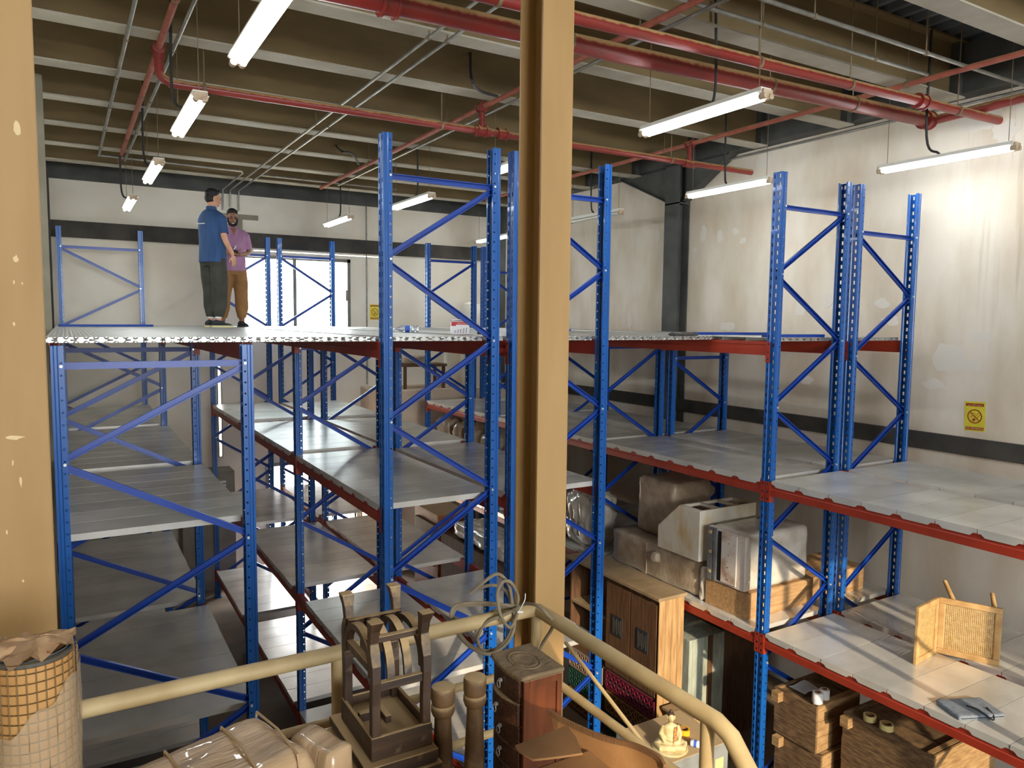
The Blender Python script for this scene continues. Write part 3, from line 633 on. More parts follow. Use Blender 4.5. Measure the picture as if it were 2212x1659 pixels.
# ------------------------------------------------------------------ upturned stool on a cabinet
P0 = fo(803, 1648, 1.9); zs_ = P0.z
Pr, Pl = at(929, 1603, Z=zs_), at(722, 1556, Z=zs_)
sw, sdp = (Pr-P0).length, (Pl-P0).length
cab = thing('small_cabinet', 'orange-brown wooden cabinet with dusty stepped moulding under the upturned stool', 'cabinet', (P0.x-.04, P0.y-.04, 2.30))
cw, cdp, ch = sw+.06, sdp+.08, zs_-2.30
obj('body', MB().box(.02, cw-.02, .02, cdp, 0, ch-.075), 'orange_wood', cab, bevel=.003)
obj('moulding', MB().prism([(.012, ch-.075), (cw-.012, ch-.075), (cw, ch-.055), (cw, ch-.045), (0, ch-.045), (0, ch-.055)], 'y', -.0, cdp).prism([(.02, ch-.045), (cw-.02, ch-.045), (cw-.01, ch-.03), (cw-.01, ch), (.01, ch), (.01, ch-.03)], 'y', .01, cdp), 'dark_wood_h', cab, bevel=.003)
obj('door', MB().box(.04, cw-.04, .012, .02, .05, ch-.1).box(.07, cw-.07, .008, .012, .08, ch-.13), 'orange_wood', cab, bevel=.003)
hs = 0.0
t = thing('stool', 'dusty dark wooden stool turned upside down with its flared legs up', 'stool', (P0.x, P0.y, zs_))
Z1 = (at(790, 1350, Y=P0.y).z-zs_)                            # leg tip height over the cabinet top
bh = Z1*.17                                               # apron box height
obj('apron', MB().box(0, sw, 0, .012, 0, bh).box(0, sw, sdp-.012, sdp, 0, bh).box(0, .012, .012, sdp-.012, 0, bh).box(sw-.012, sw, .012, sdp-.012, 0, bh), 'dark_wood_h', t, bevel=.002)
obj('seat', MB().box(.012, sw-.012, .012, sdp-.012, 0, .045), 'dark_wood_h', t, bevel=.002)
obj('batten', MB().box(.02, sw*.45, sdp*.55, sdp*.62, .045, .075).box(sw*.45, sw*.55, sdp*.4, sdp*.75, .045, .07), 'dark_wood', t, bevel=.002)
def leg(x, y, sx, sy):
    # square section, straight to half height, curved out at the tip
    pr = [(0, 0, .034), (.40, 0, .034), (.56, .006, .034), (.68, .004, .036), (.76, -.008, .040), (.83, -.016, .034), (.92, -.008, .038), (1.0, .008, .052)]
    rings = []
    for u, off, w_ in pr:
        cx, cy, z_ = x-sx*off*.6, y+(-sy)*(-off), u*Z1
        cy = y+sy*off; w2 = w_*S*.34
        rings.append([(cx-w2, cy-w2, z_), (cx+w2, cy-w2, z_), (cx+w2, cy+w2, z_), (cx-w2, cy+w2, z_)])
    mb = MB(); mb.loft(rings); return obj('leg', mb, 'dark_wood', t, bevel=.003)
e = .018
for x in (e, sw-e):
    for y, sy in ((e, -1), (sdp-e, 1)): leg(x, y, 0, sy)
def arch(x, w_, z0, z1, th, nm='arch', y0=0.02, y1=None):
    y1 = y1 or sdp-.02; n = 14; inner = []; outer = []
    for i in range(n+1):
        a_ = PI*i/n; c_ = (y0+y1)/2; ry = (y1-y0)/2
        outer.append((c_-ry*math.cos(a_), z0+(z1-z0)*math.sin(a_)**.8)); inner.append((c_-(ry-th)*math.cos(a_), z0+(z1-z0-th)*math.sin(a_)**.8))
    mb = MB(); mb.loft([[(x-w_/2, p[0], p[1]), (x+w_/2, p[0], p[1]), (x+w_/2, q[0], q[1]), (x-w_/2, q[0], q[1])] for p, q in zip(outer, inner)])
    return obj(nm, mb, 'dark_wood', t, 50)
for x in (e, sw-e): arch(x, .028, Z1*.58, Z1*.86, .022)
for x in (sw*.36, sw*.64): arch(x, .026, Z1*.50, Z1*.87, .014, 'rib')
obj('crossbar', MB().box(.01, sw-.01, sdp*.2, sdp*.2+.022, Z1*.785, Z1*.785+.02), 'dark_wood_h', t, bevel=.002)
obj('crossbar', MB().box(.01, sw-.01, sdp*.78, sdp*.78+.022, Z1*.785, Z1*.785+.02), 'dark_wood_h', t, bevel=.002)
for y in (e-.011, sdp-e-.011): obj('stretcher', MB().box(.01, sw-.01, y, y+.022, Z1*.49, Z1*.49+.028), 'dark_wood_h', t, bevel=.002)
obj('stretcher', MB().box(.008, .03, .02, sdp-.02, Z1*.60, Z1*.60+.028), 'dark_wood', t, bevel=.002)

# ------------------------------------------------------------------ turned posts
for i, (x, y, w_) in enumerate(((957, 1481, 52), (1026, 1460, 50))):
    p = fo(x, y, 2.02); r = w_/2/FPX*2.02*S; hh = p.z-2.30
    prof = [(r*1.1, 0), (r*1.1, .1), (r*.8, .13), (r*1.05, .2), (r*1.05, hh-.42), (r*.9, hh-.30), (r*.72, hh-.14), (r*.70, hh-.105), (r*.86, hh-.10), (r*1.0, hh-.085), (r*1.0, hh-.068), (r*.9, hh-.062), (r*.97, hh-.052), (r*1.0, hh-.04), (r*1.0, hh-.012), (r*.93, hh-.002), (r*.5, hh)]
    tag(obj('turned_post', MB().lathe(prof, 32), 'post_wood', None, 35, loc=(p.x, p.y, 2.30)), ('paler turned wooden post standing next to the upturned stool', 'darker turned wooden post standing next to the small chest of drawers')[i], 'post', 'turned wooden posts on the landing')

# ------------------------------------------------------------------ small chest of drawers
Pf = fo(1131, 1462, 2.0); zc_ = Pf.z; Pl_, Pr_ = at(1062, 1417, Z=zc_), at(1210, 1437, Z=zc_)
dx, dy = Pr_.x-Pf.x, Pl_.y-Pf.y+.02
chest = thing('chest_of_drawers', 'small carved red-brown chest of drawers under the corner of the guard rail', 'chest of drawers', (Pf.x, Pf.y, 2.30)); hh = zc_-2.30
def bow(y, amt): return -amt*(1-((y-dy/2)/(dy/2))**2)
n = 12; ys_ = [dy*i/n for i in range(n+1)]
poly = [(bow(y, .014), y) for y in ys_]+[(dx, dy), (dx, 0)]
top = [(bow(y, .018)-.008, y*1.04-.005) for y in ys_]+[(dx+.008, dy*1.04), (dx+.008, -.008)]
obj('top', MB().prism(top, 'z', hh-.016, hh), 'carved_top', chest, bevel=.005)
mb = MB(); mb.lathe([(.035, 0), (.038, .002), (.05, .002), (.052, 0)], 32); mb.lathe([(.06, 0), (.061, .0025), (.066, .0025), (.067, 0)], 32)
mb.f = [f for f in mb.f if len(f) == 4]; mb.v = [(x*.8+dx/2-.01, y*1.1+dy/2, z+hh) for x, y, z in mb.v]; obj('carving', mb, 'carved_top', chest, 40)
obj('carcass', MB().prism([(bow(y, .010)+.008, y) for y in ys_]+[(dx, dy), (dx, .004), (.008, .004)], 'z', 0, hh-.016), 'red_wood', chest)
obj('side_panel', MB().box(0, .024, -.004, .004, 0, hh-.018).box(dx-.02, dx, -.004, .004, 0, hh-.018).box(.024, dx-.02, -.004, .004, hh-.045, hh-.018), 'red_wood', chest, bevel=.002)
zz = hh-.022; k = 0; dhs = .082
while zz-dhs > .05:
    out = .014 if k != 1 else .030
    pl = [(bow(y, out)-.002, y) for y in ys_[1:-1]]+[(.01, ys_[-2]), (.01, ys_[1])]
    dw = obj('drawer', MB().prism(pl, 'z', zz-dhs+.004, zz), 'carved', chest, bevel=.003)
    yk = dy*.55; xk = bow(yk, out)-.004
    obj('knob', MB().tube([(xk, yk, zz-dhs/2+.008), (xk-.008, yk, zz-dhs/2+.008)], [.006, .008], 10).tube([(xk-.012, yk+.010*math.sin(2*PI*j/14), zz-dhs/2-.004+.013*math.cos(2*PI*j/14)) for j in range(15)], .0014, 6), 'bolt', dw, 40)
    zz -= dhs; k += 1
# ------------------------------------------------------------------ cardboard scraps in front
def sheet(mb, P, th=.006):                                    # P: grid of points -> thin solid
    rows = len(P); cols = len(P[0]); n0 = len(mb.v)
    nrm = (P[0][-1]-P[0][0]).cross(P[-1][0]-P[0][0]).normalized()*th
    for s_ in (0, 1):
        for r in P: mb.v += [tuple(p+nrm*s_) for p in r]
    N_ = rows*cols
    for s_ in (0, 1):
        for i in range(rows-1):
            for j in range(cols-1): q = n0+s_*N_; mb.f.append((q+i*cols+j, q+i*cols+j+1, q+(i+1)*cols+j+1, q+(i+1)*cols+j))
    edge = [i*cols for i in range(rows)]+[(rows-1)*cols+j for j in range(1, cols)]+[i*cols+cols-1 for i in range(rows-2, -1, -1)]+[j for j in range(cols-2, 0, -1)]
    for a_, b_ in zip(edge, edge[1:]+edge[:1]): mb.f.append((n0+a_, n0+b_, n0+N_+b_, n0+N_+a_))
    return mb
topE = spline([fo(1188, 1534, 1.75), fo(1225, 1556, 1.72), fo(1300, 1588, 1.66), fo(1370, 1606, 1.62), fo(1420, 1630, 1.58), fo(1436, 1652, 1.56)], 5)
botE = [Vector((p.x*.96-.02, p.y*.9, 2.31)) for p in topE]
rows = [[a_.lerp(b_, u) for a_ in [tp]] for tp, b_, u in []]
G = [[tp.lerp(bt, u)+Vector((.05*math.sin(u*PI), -.08*math.sin(u*PI), 0)) for tp, bt in zip(topE, botE)] for u in (0, .05, .12, .25, .5, 1)]
cb = thing('cardboard_sheet', 'big curved corrugated cardboard sheet standing at the bottom centre', 'cardboard', tuple(botE[0]))
o = obj('board', sheet(MB(), [[p-botE[0] for p in r] for r in G], .007), 'kraft', cb, 60)
mb = MB()
for i in range(len(topE)-1):
    for q in range(6):
        a_ = topE[i].lerp(topE[i+1], q/6)-botE[0]; mb.bar(a_+Vector((0, .0, -.014)), a_+Vector((0, 0, .001)), .002, .009)
obj('corrugated_edge', mb, 'kraft_dark', cb)
fl_ = [[fo(1112, 1610, 1.66), fo(1165, 1590, 1.66), fo(1225, 1566, 1.68)], [fo(1120, 1622, 1.62), fo(1185, 1606, 1.62), fo(1244, 1592, 1.63)], [fo(1150, 1640, 1.58), fo(1205, 1634, 1.575), fo(1258, 1626, 1.57)]]
fb = thing('cardboard_box', 'open brown cardboard box with a bent flap in front of the small chest', 'box', (fo(1150, 1640, 1.6).x, fo(1150, 1640, 1.6).y, 2.30)); fo0 = fb.location.copy()
G = []
for r in fl_:
    G.append([p-fo0 for p in spline(r, 5)])
obj('flap', sheet(MB(), G, .006), 'kraft', fb, 60)
p = fo(1150, 1655, 1.58); w2 = .12
obj('box_body', MB().box(p.x-fo0.x-w2, p.x-fo0.x+w2+.08, p.y-fo0.y-.16, p.y-fo0.y+.02, 0, p.z-2.32), 'kraft', fb, bevel=.01)
tag(obj('dowel', MB().tube([at(1222, 1388, X=1.82), at(1402, 1622, X=1.82), at(1500, 1750, X=1.82)], .0085, 10), 'rail', None, 40), 'thin pale stick leaning against the outside of the guard rail', 'stick')

# ------------------------------------------------------------------ goods on and around the racks
mat('pale_wood', (206, 198, 180), (188, 160, 116), rough=.7, scale=3, stretch=(2, 2, 1), detail=6, lo=.45, hi=.7)
mat('raw_wood', (186, 150, 102), (156, 118, 74), rough=.65, scale=4, stretch=(8, 8, 1), detail=7)
mat('raw_wood_x', (182, 146, 102), (154, 116, 74), rough=.65, scale=4, stretch=(1, 8, 8), detail=7)
mat('brown_wood', (104, 72, 44), (74, 50, 30), rough=.6, scale=4, stretch=(8, 8, 1), detail=6)
mat('dusty_top', (150, 128, 96), (128, 106, 76), rough=.9, scale=5, detail=6)
mat('crate_wood', (128, 100, 66), (84, 62, 40), rough=.85, scale=5, stretch=(2, 2, 9), detail=7, bump=.2)
mat('crate_lit', (172, 138, 92), (136, 102, 62), rough=.85, scale=5, stretch=(1.5, 1.5, 8), detail=7, bump=.2)  # sunlight put into the colour: lighter copy of the crate wood for front boards
mat('stretch_film', (176, 158, 136), (150, 130, 106), rough=.3, scale=4, stretch=(2, 2, 2), detail=6, bump=.5, bscale=18, coat=.5)
mat('stretch_clear', (206, 200, 188), (176, 166, 150), rough=.22, scale=5, detail=6, bump=.5, bscale=24, coat=.6)
mat('metal_grey', (150, 154, 158), (120, 120, 120), rough=.4, metal=.6, scale=5)
mat('rusty_white', (206, 196, 186), (150, 110, 80), rough=.6, scale=6, lo=.5, hi=.75, detail=7)
mat('green_grey', (176, 182, 166), (142, 146, 130), rough=.7, scale=4, stretch=(6, 6, 1))
mat('grey_box', (138, 140, 136), (112, 112, 106), rough=.75, scale=5, dust=((176, 150, 112), .3, .6))
mat('cane', (206, 172, 112), (186, 148, 90), rough=.7, scale=30)
mat('chair_wood', (196, 160, 106), (168, 130, 80), rough=.6, scale=5, stretch=(2, 2, 2), detail=6)
mat('felt', (128, 136, 146), (108, 116, 126), rough=.9, scale=40, detail=3)
mat('dark_cloth', (40, 42, 48), rough=.8)
mat('tape', (222, 206, 140), rough=.3, coat=.4); mat('tape_yellow', (236, 176, 40), rough=.3, coat=.4)
mat('paper', (206, 208, 214), rough=.8)
mat('ring_red', (112, 22, 48), rough=.6); mat('ring_green', (28, 74, 60), rough=.6); mat('ring_yellow', (134, 92, 40), rough=.6); mat('ring_pale', (150, 126, 108), rough=.6)
mat('plate', (38, 40, 42), rough=.6)
mat('sign_yellow', (222, 210, 60), (206, 192, 46), rough=.5, scale=6); mat('sign_red', (150, 48, 30), rough=.5); mat('sign_text', (226, 190, 110), rough=.6)
mat('box_white', (232, 230, 232), rough=.5); mat('box_red', (190, 32, 30), rough=.5)
mat('bottle', (232, 240, 246), rough=.08, trans=.75, spec=.5); mat('bottle_label', (60, 100, 190), rough=.5)
mat('ivory', (206, 192, 150), (186, 164, 112), rough=.55, scale=20); mat('sash', (150, 66, 44), (196, 150, 70), rough=.6, scale=60); mat('umber', (66, 48, 40), rough=.6)
mat('lime', (196, 220, 30), rough=.5)

def box_thing(name, label, cat, x0, x1, y0, y1, z0, z1, m, part='body', bev=.004, rz=0, group=None):
    t = thing(name, label, cat, (x0, y0, z0), rz, group)
    obj(part, MB().box(0, x1-x0, 0, y1-y0, 0, z1-z0), m, t, bevel=bev); return t
def lump(name, label, cat, x0, x1, y0, y1, z0, z1, m, seed, amp=.018, r=.05, rz=0, n=(16, 16, 10)):
    t = thing(name, label, cat, ((x0+x1)/2, (y0+y1)/2, z0), rz); obj('wrapping', lump_box(x1-x0, y1-y0, z1-z0, n, amp, r, seed), m, t, 75); return t
LV = 1.80
t = lump('wrapped_furniture', 'long low brown plastic-wrapped furniture under the pale chamfered cabinet', 'furniture', 5.56, 6.30, 5.50, 6.96, LV, 2.20, 'stretch_film', 4)
obj('knot', lump_box(.08, .08, .12, (6, 6, 6), .02, .03, 8), 'stretch_film', t, 75, loc=(-.41, -.1, .22)); obj('cord', MB().tube([(-.375, .1, .02), (-.378, .1, .38), (-.30, .1, .405), (.3, .1, .405)], .005, 6), 'rope', t)
lump('wrapped_furniture', 'upright brown plastic-wrapped furniture behind the pale chamfered cabinet', 'furniture', 5.75, 6.35, 6.13, 6.75, 2.21, 2.86, 'stretch_film', 6)
lump('wrapped_furniture', 'narrow wrapped bundle standing between the pale cabinet and the plywood box', 'furniture', 5.54, 5.72, 5.42, 5.56-.06, LV, 2.16, 'stretch_clear', 11, .02, .04)
lump('wrapped_sack', 'pale wrapped sack with a dark knot seen right of the pillar', 'sack', 5.52, 6.0, 7.35, 7.95, LV, 2.50, 'stretch_clear', 12, .05, .16)
lump('wrapped_sack', 'pale wrapped block partly hidden by the pillar', 'sack', 5.52, 5.95, 8.05, 8.55, LV, 2.34, 'stretch_clear', 13, .03, .06)
# pale cabinet with a chamfered corner
t = thing('chamfered_cabinet', 'pale weathered cabinet with a chamfered corner lying on the wrapped furniture', 'cabinet', (5.50, 5.47, 2.21))
P5 = [(.62, 0), (.62, .24), (.30, .53), (0, .53), (0, 0)]
obj('side_panel', MB().prism(P5, 'x', 0, .025), 'pale_wood', t, bevel=.003)
obj('side_panel', MB().prism(P5, 'x', .80, .825), 'pale_wood', t, bevel=.003)
obj('bottom_board', MB().box(.025, .80, 0, .62, 0, .02), 'pale_wood', t); obj('back_board', MB().box(.025, .80, 0, .02, .02, .53), 'pale_wood', t); obj('front_rail', MB().box(.025, .80, .60, .62, .02, .24), 'pale_wood', t)
for x in (.025, .28, .54, .77): obj('slat', MB().box(x, x+.03, .02, .30, .50, .53), 'pale_wood', t)
obj('edge_rail', MB().box(.025, .80, .28, .31, .50, .53), 'pale_wood', t)
# plywood box and wrapped metal cabinet
box_thing('plywood_box', 'long plywood box under the wrapped metal cabinet', 'box', 5.54, 7.36, 4.86, 5.40, LV, 2.06, 'raw_wood_x')
t = thing('metal_cabinet', 'old metal cabinet in clear stretch film lying on the plywood box', 'cabinet', (5.54, 4.88, 2.065))
obj('film_wrap', lump_box(.86, .50, .56, (18, 12, 12), .008, .04, 21), 'stretch_clear', t, 75, loc=(.475, .25, 0))
obj('open_end', MB().box(-.012, .05, .01, .49, .01, .55), 'rusty_white', t)
obj('recess', MB().box(-.016, -.008, .30, .36, .03, .53), 'black', t)
obj('door_panel', MB().box(-.03, -.014, .10, .30, .03, .53), 'rusty_white', t, bevel=.006)
obj('flange_strip', MB().box(-.03, -.014, .37, .40, .01, .55).box(-.03, -.014, .42, .48, .01, .55), 'metal_grey', t)
for z in (.1, .3, .5): obj('hinge', MB().box(-.04, -.03, .43, .46, z-.015, z+.015), 'rail', t)
for z in (.08, .2, .32, .44): obj('rivet', MB().tube([(-.035, .2, z), (-.03, .2, z)], .006, 8), 'metal_grey', t)
# tall cabinet in the aisle: doors over coloured ring drawers
t = thing('tall_cabinet', 'tall wooden cabinet with two doors above drawers of coloured ring fretwork', 'cabinet', (5.08, 5.58, 0)); CX, CY_, CZ = .34, 1.58, 1.84
obj('top_board', MB().box(-.03, CX+.02, -.03, CY_+.03, CZ, CZ+.035), 'dusty_top', t, bevel=.004)
obj('carcass', MB().box(.02, CX, 0, CY_, 0, .78).box(.02, CX, 0, .86, .78, CZ).box(.30, CX, .86, CY_, .78, CZ).box(.02, .3, CY_-.025, CY_, .78, CZ).box(.02, .3, .86, .88, .78, CZ), 'brown_wood', t)
for i in range(4): obj('side_plank', MB().box(.0+.085*i, .082+.085*i, -.012, 0, 0, CZ), 'raw_wood', t, bevel=.002)
for i in range(2):
    y0 = .03+.42*i
    d = obj('door', MB().box(0, .02, y0, y0+.405, .80, CZ-.06), 'brown_wood', t, bevel=.003); obj('carved_plate', MB().box(-.008, 0, y0+.12, y0+.30, 1.22, 1.45), 'plate', d, bevel=.003)
    mb = MB()
    for k in range(5): mb.box(-.012, -.008, y0+.14+.03*k, y0+.155+.03*k, 1.25+.02*(k % 2), 1.42-.02*(k % 2))
    obj('relief', mb, 'soot', d)
obj('niche_shelf', MB().box(.02, .3, .88, CY_-.025, 1.32, 1.345), 'dusty_top', t)
def ring_drawer(y0, y1, z0, z1, m):
    d = obj('drawer', MB().box(.008, .02, y0, y1, z0, z1), 'soot', t); mb = MB()
    mb.box(-.004, .008, y0, y1, z0, z0+.015).box(-.004, .008, y0, y1, z1-.015, z1).box(-.004, .008, y0, y0+.015, z0, z1).box(-.004, .008, y1-.015, y1, z0, z1)
    nr = max(2, round((z1-z0-.03)/.075)); ny = max(3, round((y1-y0-.03)/.075)); sy_, sz = (y1-y0-.03)/ny, (z1-z0-.03)/nr
    for i in range(ny):
        for j in range(nr):
            c = (y0+.015+sy_*(i+.5), z0+.015+sz*(j+.5)); rr = min(sy_, sz)*.48
            mb.loft([[(x_, c[0]+q*math.cos(2*PI*k/14), c[1]+q*math.sin(2*PI*k/14)) for x_, q in ((-.003, rr), (-.003, rr*.62), (.008, rr*.62), (.008, rr))] for k in range(14)]+[[(x_, c[0]+q, c[1]) for x_, q in ((-.003, rr), (-.003, rr*.62), (.008, rr*.62), (.008, rr))]], cap=False)
    obj('fretwork', mb, m, d)
ring_drawer(.03, .84, .56, .775, 'ring_red'); ring_drawer(.03, .84, .30, .54, 'ring_yellow'); ring_drawer(.03, .84, .05, .28, 'ring_green')
ring_drawer(.90, CY_-.03, .30, .52, 'ring_green'); ring_drawer(.90, CY_-.03, .54, .775, 'ring_pale'); ring_drawer(.90, CY_-.03, .05, .28, 'ring_yellow')
# grey-green cabinet standing under the rack
t = box_thing('grey_cabinet', 'grey-green wooden cabinet lit by the sun under the wrapped furniture', 'cabinet', 5.56, 6.08, 5.62, 6.3, 0, 1.30, 'green_grey')
obj('back_strip', MB().box(.27, .34, -.008, 0, 0, 1.3), 'brown_wood', t)
box_thing('dark_cupboard', 'dark brown cupboard in the shade right of the grey-green cabinet', 'cupboard', 6.15, 6.9, 5.7, 6.4, 0, 1.32, 'brown_wood')
t = box_thing('bedside_table', 'small raw wooden table in front of the tall cabinet', 'table', 5.14, 5.46, 5.22, 5.50, 0, .72, 'raw_wood'); obj('table_top', MB().box(-.04, .36, -.04, .3, .72, .75), 'dusty_top', t, bevel=.004)
# grey box with figurine
GZ = 1.0
g0 = at(1557, 1590, Z=GZ)
t = thing('grey_crate', 'dusty grey flat-topped crate carrying the seated figurine', 'crate', (4.12, 4.42, 0)); gw, gd = .76, .62
obj('body', MB().box(0, gw, 0, gd, 0, GZ), 'grey_box', t, bevel=.008)
obj('sticker', MB().box(gw-.16, gw-.06, -.003, 0, GZ-.22, GZ-.12), 'tape', t)
FG = thing('seated_figurine', 'ivory seated meditating figurine with a red sash on the grey crate', 'figurine', (4.36, 4.60, GZ), rz=math.radians(-30))
def remesh(mb, vox, name, m, smooth=2, dec=None):
    me = mb.mesh(name, m); o = bpy.data.objects.new(name, me); COL.objects.link(o)
    r = o.modifiers.new('r', 'REMESH'); r.mode = 'VOXEL'; r.voxel_size = vox; r.use_smooth_shade = True
    if smooth: s_ = o.modifiers.new('s', 'SMOOTH'); s_.iterations = smooth; s_.factor = .5
    if dec: d_ = o.modifiers.new('d', 'DECIMATE'); d_.ratio = dec
    dg = bpy.context.evaluated_depsgraph_get(); out = bpy.data.meshes.new_from_object(o.evaluated_get(dg)); out.name = name
    bpy.data.objects.remove(o)
    if not out.materials: out.materials.append(MATS[m] if isinstance(m, str) else m)
    return out
mb = MB(); mb.ell((0, 0, .05), .13, .085, .05); mb.ell((0, -.02, .035), .11, .09, .03)
for s_ in (-1, 1):
    mb.tube([(s_*.03, .02, .06), (s_*.12, -.03, .045), (s_*.10, -.07, .04), (s_*.0, -.085, .05)], [.035, .034, .03, .022], 10)
    mb.tube([(s_*.055, .01, .20), (s_*.085, 0, .13), (s_*.06, -.05, .085), (s_*.01, -.07, .08)], [.022, .02, .018, .014], 10)
    mb.ell((s_*.034, -.002, .275), .006, .008, .022)
mb.loft([[(rx*math.cos(2*PI*j/14), ry*math.sin(2*PI*j/14), z) for j in range(14)] for rx, ry, z in ((.075, .05, .04), (.06, .042, .10), (.064, .042, .16), (.068, .04, .195), (.045, .03, .215), (.018, .018, .225), (.018, .018, .245))])
mb.ell((0, -.004, .275), .030, .034, .040); mb.ell((0, -.037, .272), .006, .008, .01)
link('body', remesh(mb, .005, 'body', 'ivory'), FG)
obj('hair', MB().ell((0, .006, .292), .032, .033, .030).ell((0, .004, .325), .014, .014, .018), 'umber', FG, 60)
obj('sash', MB().bar((.035, -.044, .20), (.03, -.05, .09), .028, .006, (0, 1, 0)).bar((.035, -.044, .20), (.045, .03, .205), .028, .006), 'sash', FG)
obj('base', MB().lathe([(.15, 0), (.155, .006), (.15, .014), (.14, .018)], 28), 'ivory', FG, 40)
def tape_roll(label, loc, r, w, m, rot=(0, 0, 0), cat='tape roll', inner=.72, group=None):
    t = thing('tape_roll', label, cat, loc, rot=rot, group=group)
    obj('tape', MB().loft([[(q*math.cos(2*PI*j/28), q*math.sin(2*PI*j/28), z) for j in range(28)] for q, z in ((r*inner, 0), (r, 0), (r, w), (r*inner, w), (r*inner, 0))], cap=False), m, t, 40)
    obj('core', MB().loft([[(q*math.cos(2*PI*j/28), q*math.sin(2*PI*j/28), z) for j in range(28)] for q, z in ((r*inner*.9, 0), (r*inner, 0), (r*inner, w), (r*inner*.9, w), (r*inner*.9, 0))], cap=False), 'kraft', t, 40)
    return t
tape_roll('yellow tape roll behind the seated figurine', (4.62, 4.70, GZ+.001), .05, .05, 'tape_yellow')
t = thing('cream_jar', 'small white and blue tube lying beside the figurine', 'tube', (4.56, 4.50, GZ+.03), rot=(PI/2, 0, .6)); obj('jar', MB().lathe([(.026, -.04), (.03, -.03), (.03, .03), (.026, .04)], 18), 'paper', t, 40); obj('label_band', MB().lathe([(.0305, -.012), (.0308, 0), (.0305, .012)], 18), 'bottle_label', t, 40)
# loose timber beside the figurine
def plank(label, a, b, w, h, m='brown_wood', name='plank', group='loose timber below the guard rail'):
    return tag(obj(name, MB().bar(a, b, w, h), m, None, bevel=.003), label, 'plank', group)
t = box_thing('low_table', 'dark low table top with loose timber on it left of the figurine', 'table', 3.36, 4.08, 4.42, 5.14, 0, .92, 'brown_wood')
plank('long dark plank lying in front of the figurine', (3.42, 4.46, .95), (4.1, 4.30, 1.04), .03, .07, group=None)
plank('dark plank end beside the cardboard sheet', (3.40, 4.62, .95), (4.0, 4.56, .95), .06, .05, group=None)
plank('reddish wooden strip leaning behind the figurine', (3.7, 5.1, .945), (4.05, 4.85, .98), .03, .03, 'orange_wood', group=None)
plank('pale bracket piece lying on the dark low table', (3.42, 5.1, .95), (3.74, 5.16, .97), .06, .05, 'pale_wood', group=None)
tag(obj('lime_bottle', MB().lathe([(.03, 0), (.035, .01), (.03, .2), (.012, .26), (.012, .3)], 14), 'lime', None, 40, loc=(5.05, 4.55, .8-.8)), 'lime green bottle on the floor beside the grey crate', 'bottle')
# crates under the right rack
def crate(label, x0, y0, w, d, z0, h, m1, m2, n=3, rz=0, lid=True):
    t = thing('wooden_crate', label, 'crate', (x0, y0, z0), rz, group='rough wooden crates under the right rack'); bh_ = h/n
    for k in range(n):
        j = random.uniform(-.004, .004)
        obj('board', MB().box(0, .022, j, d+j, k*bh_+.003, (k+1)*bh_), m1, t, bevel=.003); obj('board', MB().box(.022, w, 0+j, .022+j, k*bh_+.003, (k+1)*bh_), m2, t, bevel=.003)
        obj('board', MB().box(w-.022, w, .022, d, k*bh_+.003, (k+1)*bh_), m1, t); obj('board', MB().box(.022, w-.022, d-.022, d, k*bh_+.003, (k+1)*bh_), m1, t)
    for k in range(3): obj('lid_board', MB().box(.03+k*(w-.08)/3, .03+(k+.86)*(w-.08)/3, .022, d-.022, h-.05-.01*k, h-.03-.01*k), m1, t)
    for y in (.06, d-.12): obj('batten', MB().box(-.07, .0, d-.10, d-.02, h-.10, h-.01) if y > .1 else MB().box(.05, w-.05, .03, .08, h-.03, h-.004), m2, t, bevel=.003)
    return t
crate('rough wooden crate with two film rolls and papers on top', 5.60, 4.08, .62, .46, .84, .43, 'crate_wood', 'crate_lit')
crate('rough wooden crate at the bottom beneath the one with the film rolls', 5.62, 4.03, .66, .5, .42, .415, 'crate_wood', 'crate_lit', n=2)
crate('rough wooden crate on the floor at the foot of the film roll stack', 5.62, 4.03, .66, .5, 0, .415, 'crate_wood', 'crate_lit', n=2)
crate('large wooden crate with two tape rolls on top beneath the laptop bag', 5.74, 3.12, .95, .80, .62, .66, 'crate_wood', 'crate_lit', n=3)
crate('large wooden crate on the floor below the one with the tape rolls', 5.74, 3.10, .95, .82, 0, .615, 'crate_wood', 'crate_lit', n=2)
FZ = 1.262
for lb, x, y, r, h_, mm_ in (('front one of two white film rolls standing on the crate', 5.70, 4.15, .048, .10, 'white'), ('rear one of two white film rolls standing on the crate', 5.82, 4.17, .045, .09, 'white')):
    t = thing('film_roll', lb, 'film roll', (x, y, FZ), group='film rolls on the crate'); obj('film', MB().loft([[(q*math.cos(2*PI*j/24), q*math.sin(2*PI*j/24), z) for j in range(24)] for q, z in ((r*.5, h_*.3), (r*.5, h_), (r*.9, h_), (r, h_*.92), (r, .005), (r*.95, 0))], cap=False), mm_, t, 40)
    obj('core', MB().loft([[(q*math.cos(2*PI*j/20), q*math.sin(2*PI*j/20), z) for j in range(20)] for q, z in ((r*.42, .01), (r*.42, h_+.004), (r*.5, h_+.004), (r*.5, .01))], cap=False), 'kraft', t, 40)
mb = MB(); G = [[Vector((5.72+.22*i/4, 4.30+.18*j/4, FZ+.006+.012*math.sin(i*1.3)*math.cos(j))) for i in range(5)] for j in range(5)]
tag(obj('paper_sheet', sheet(mb, G, .002), 'paper', None, 60), 'crumpled white papers lying on the film roll crate', 'paper')
tape_roll('clear tape roll with blue core on the large crate', (5.82, 3.72, 1.274), .052, .048, 'tape', group='tape rolls on the crate')
tape_roll('cream masking tape roll at the edge of the large crate', (5.81, 3.56, 1.274), .055, .05, 'tape', group='tape rolls on the crate')
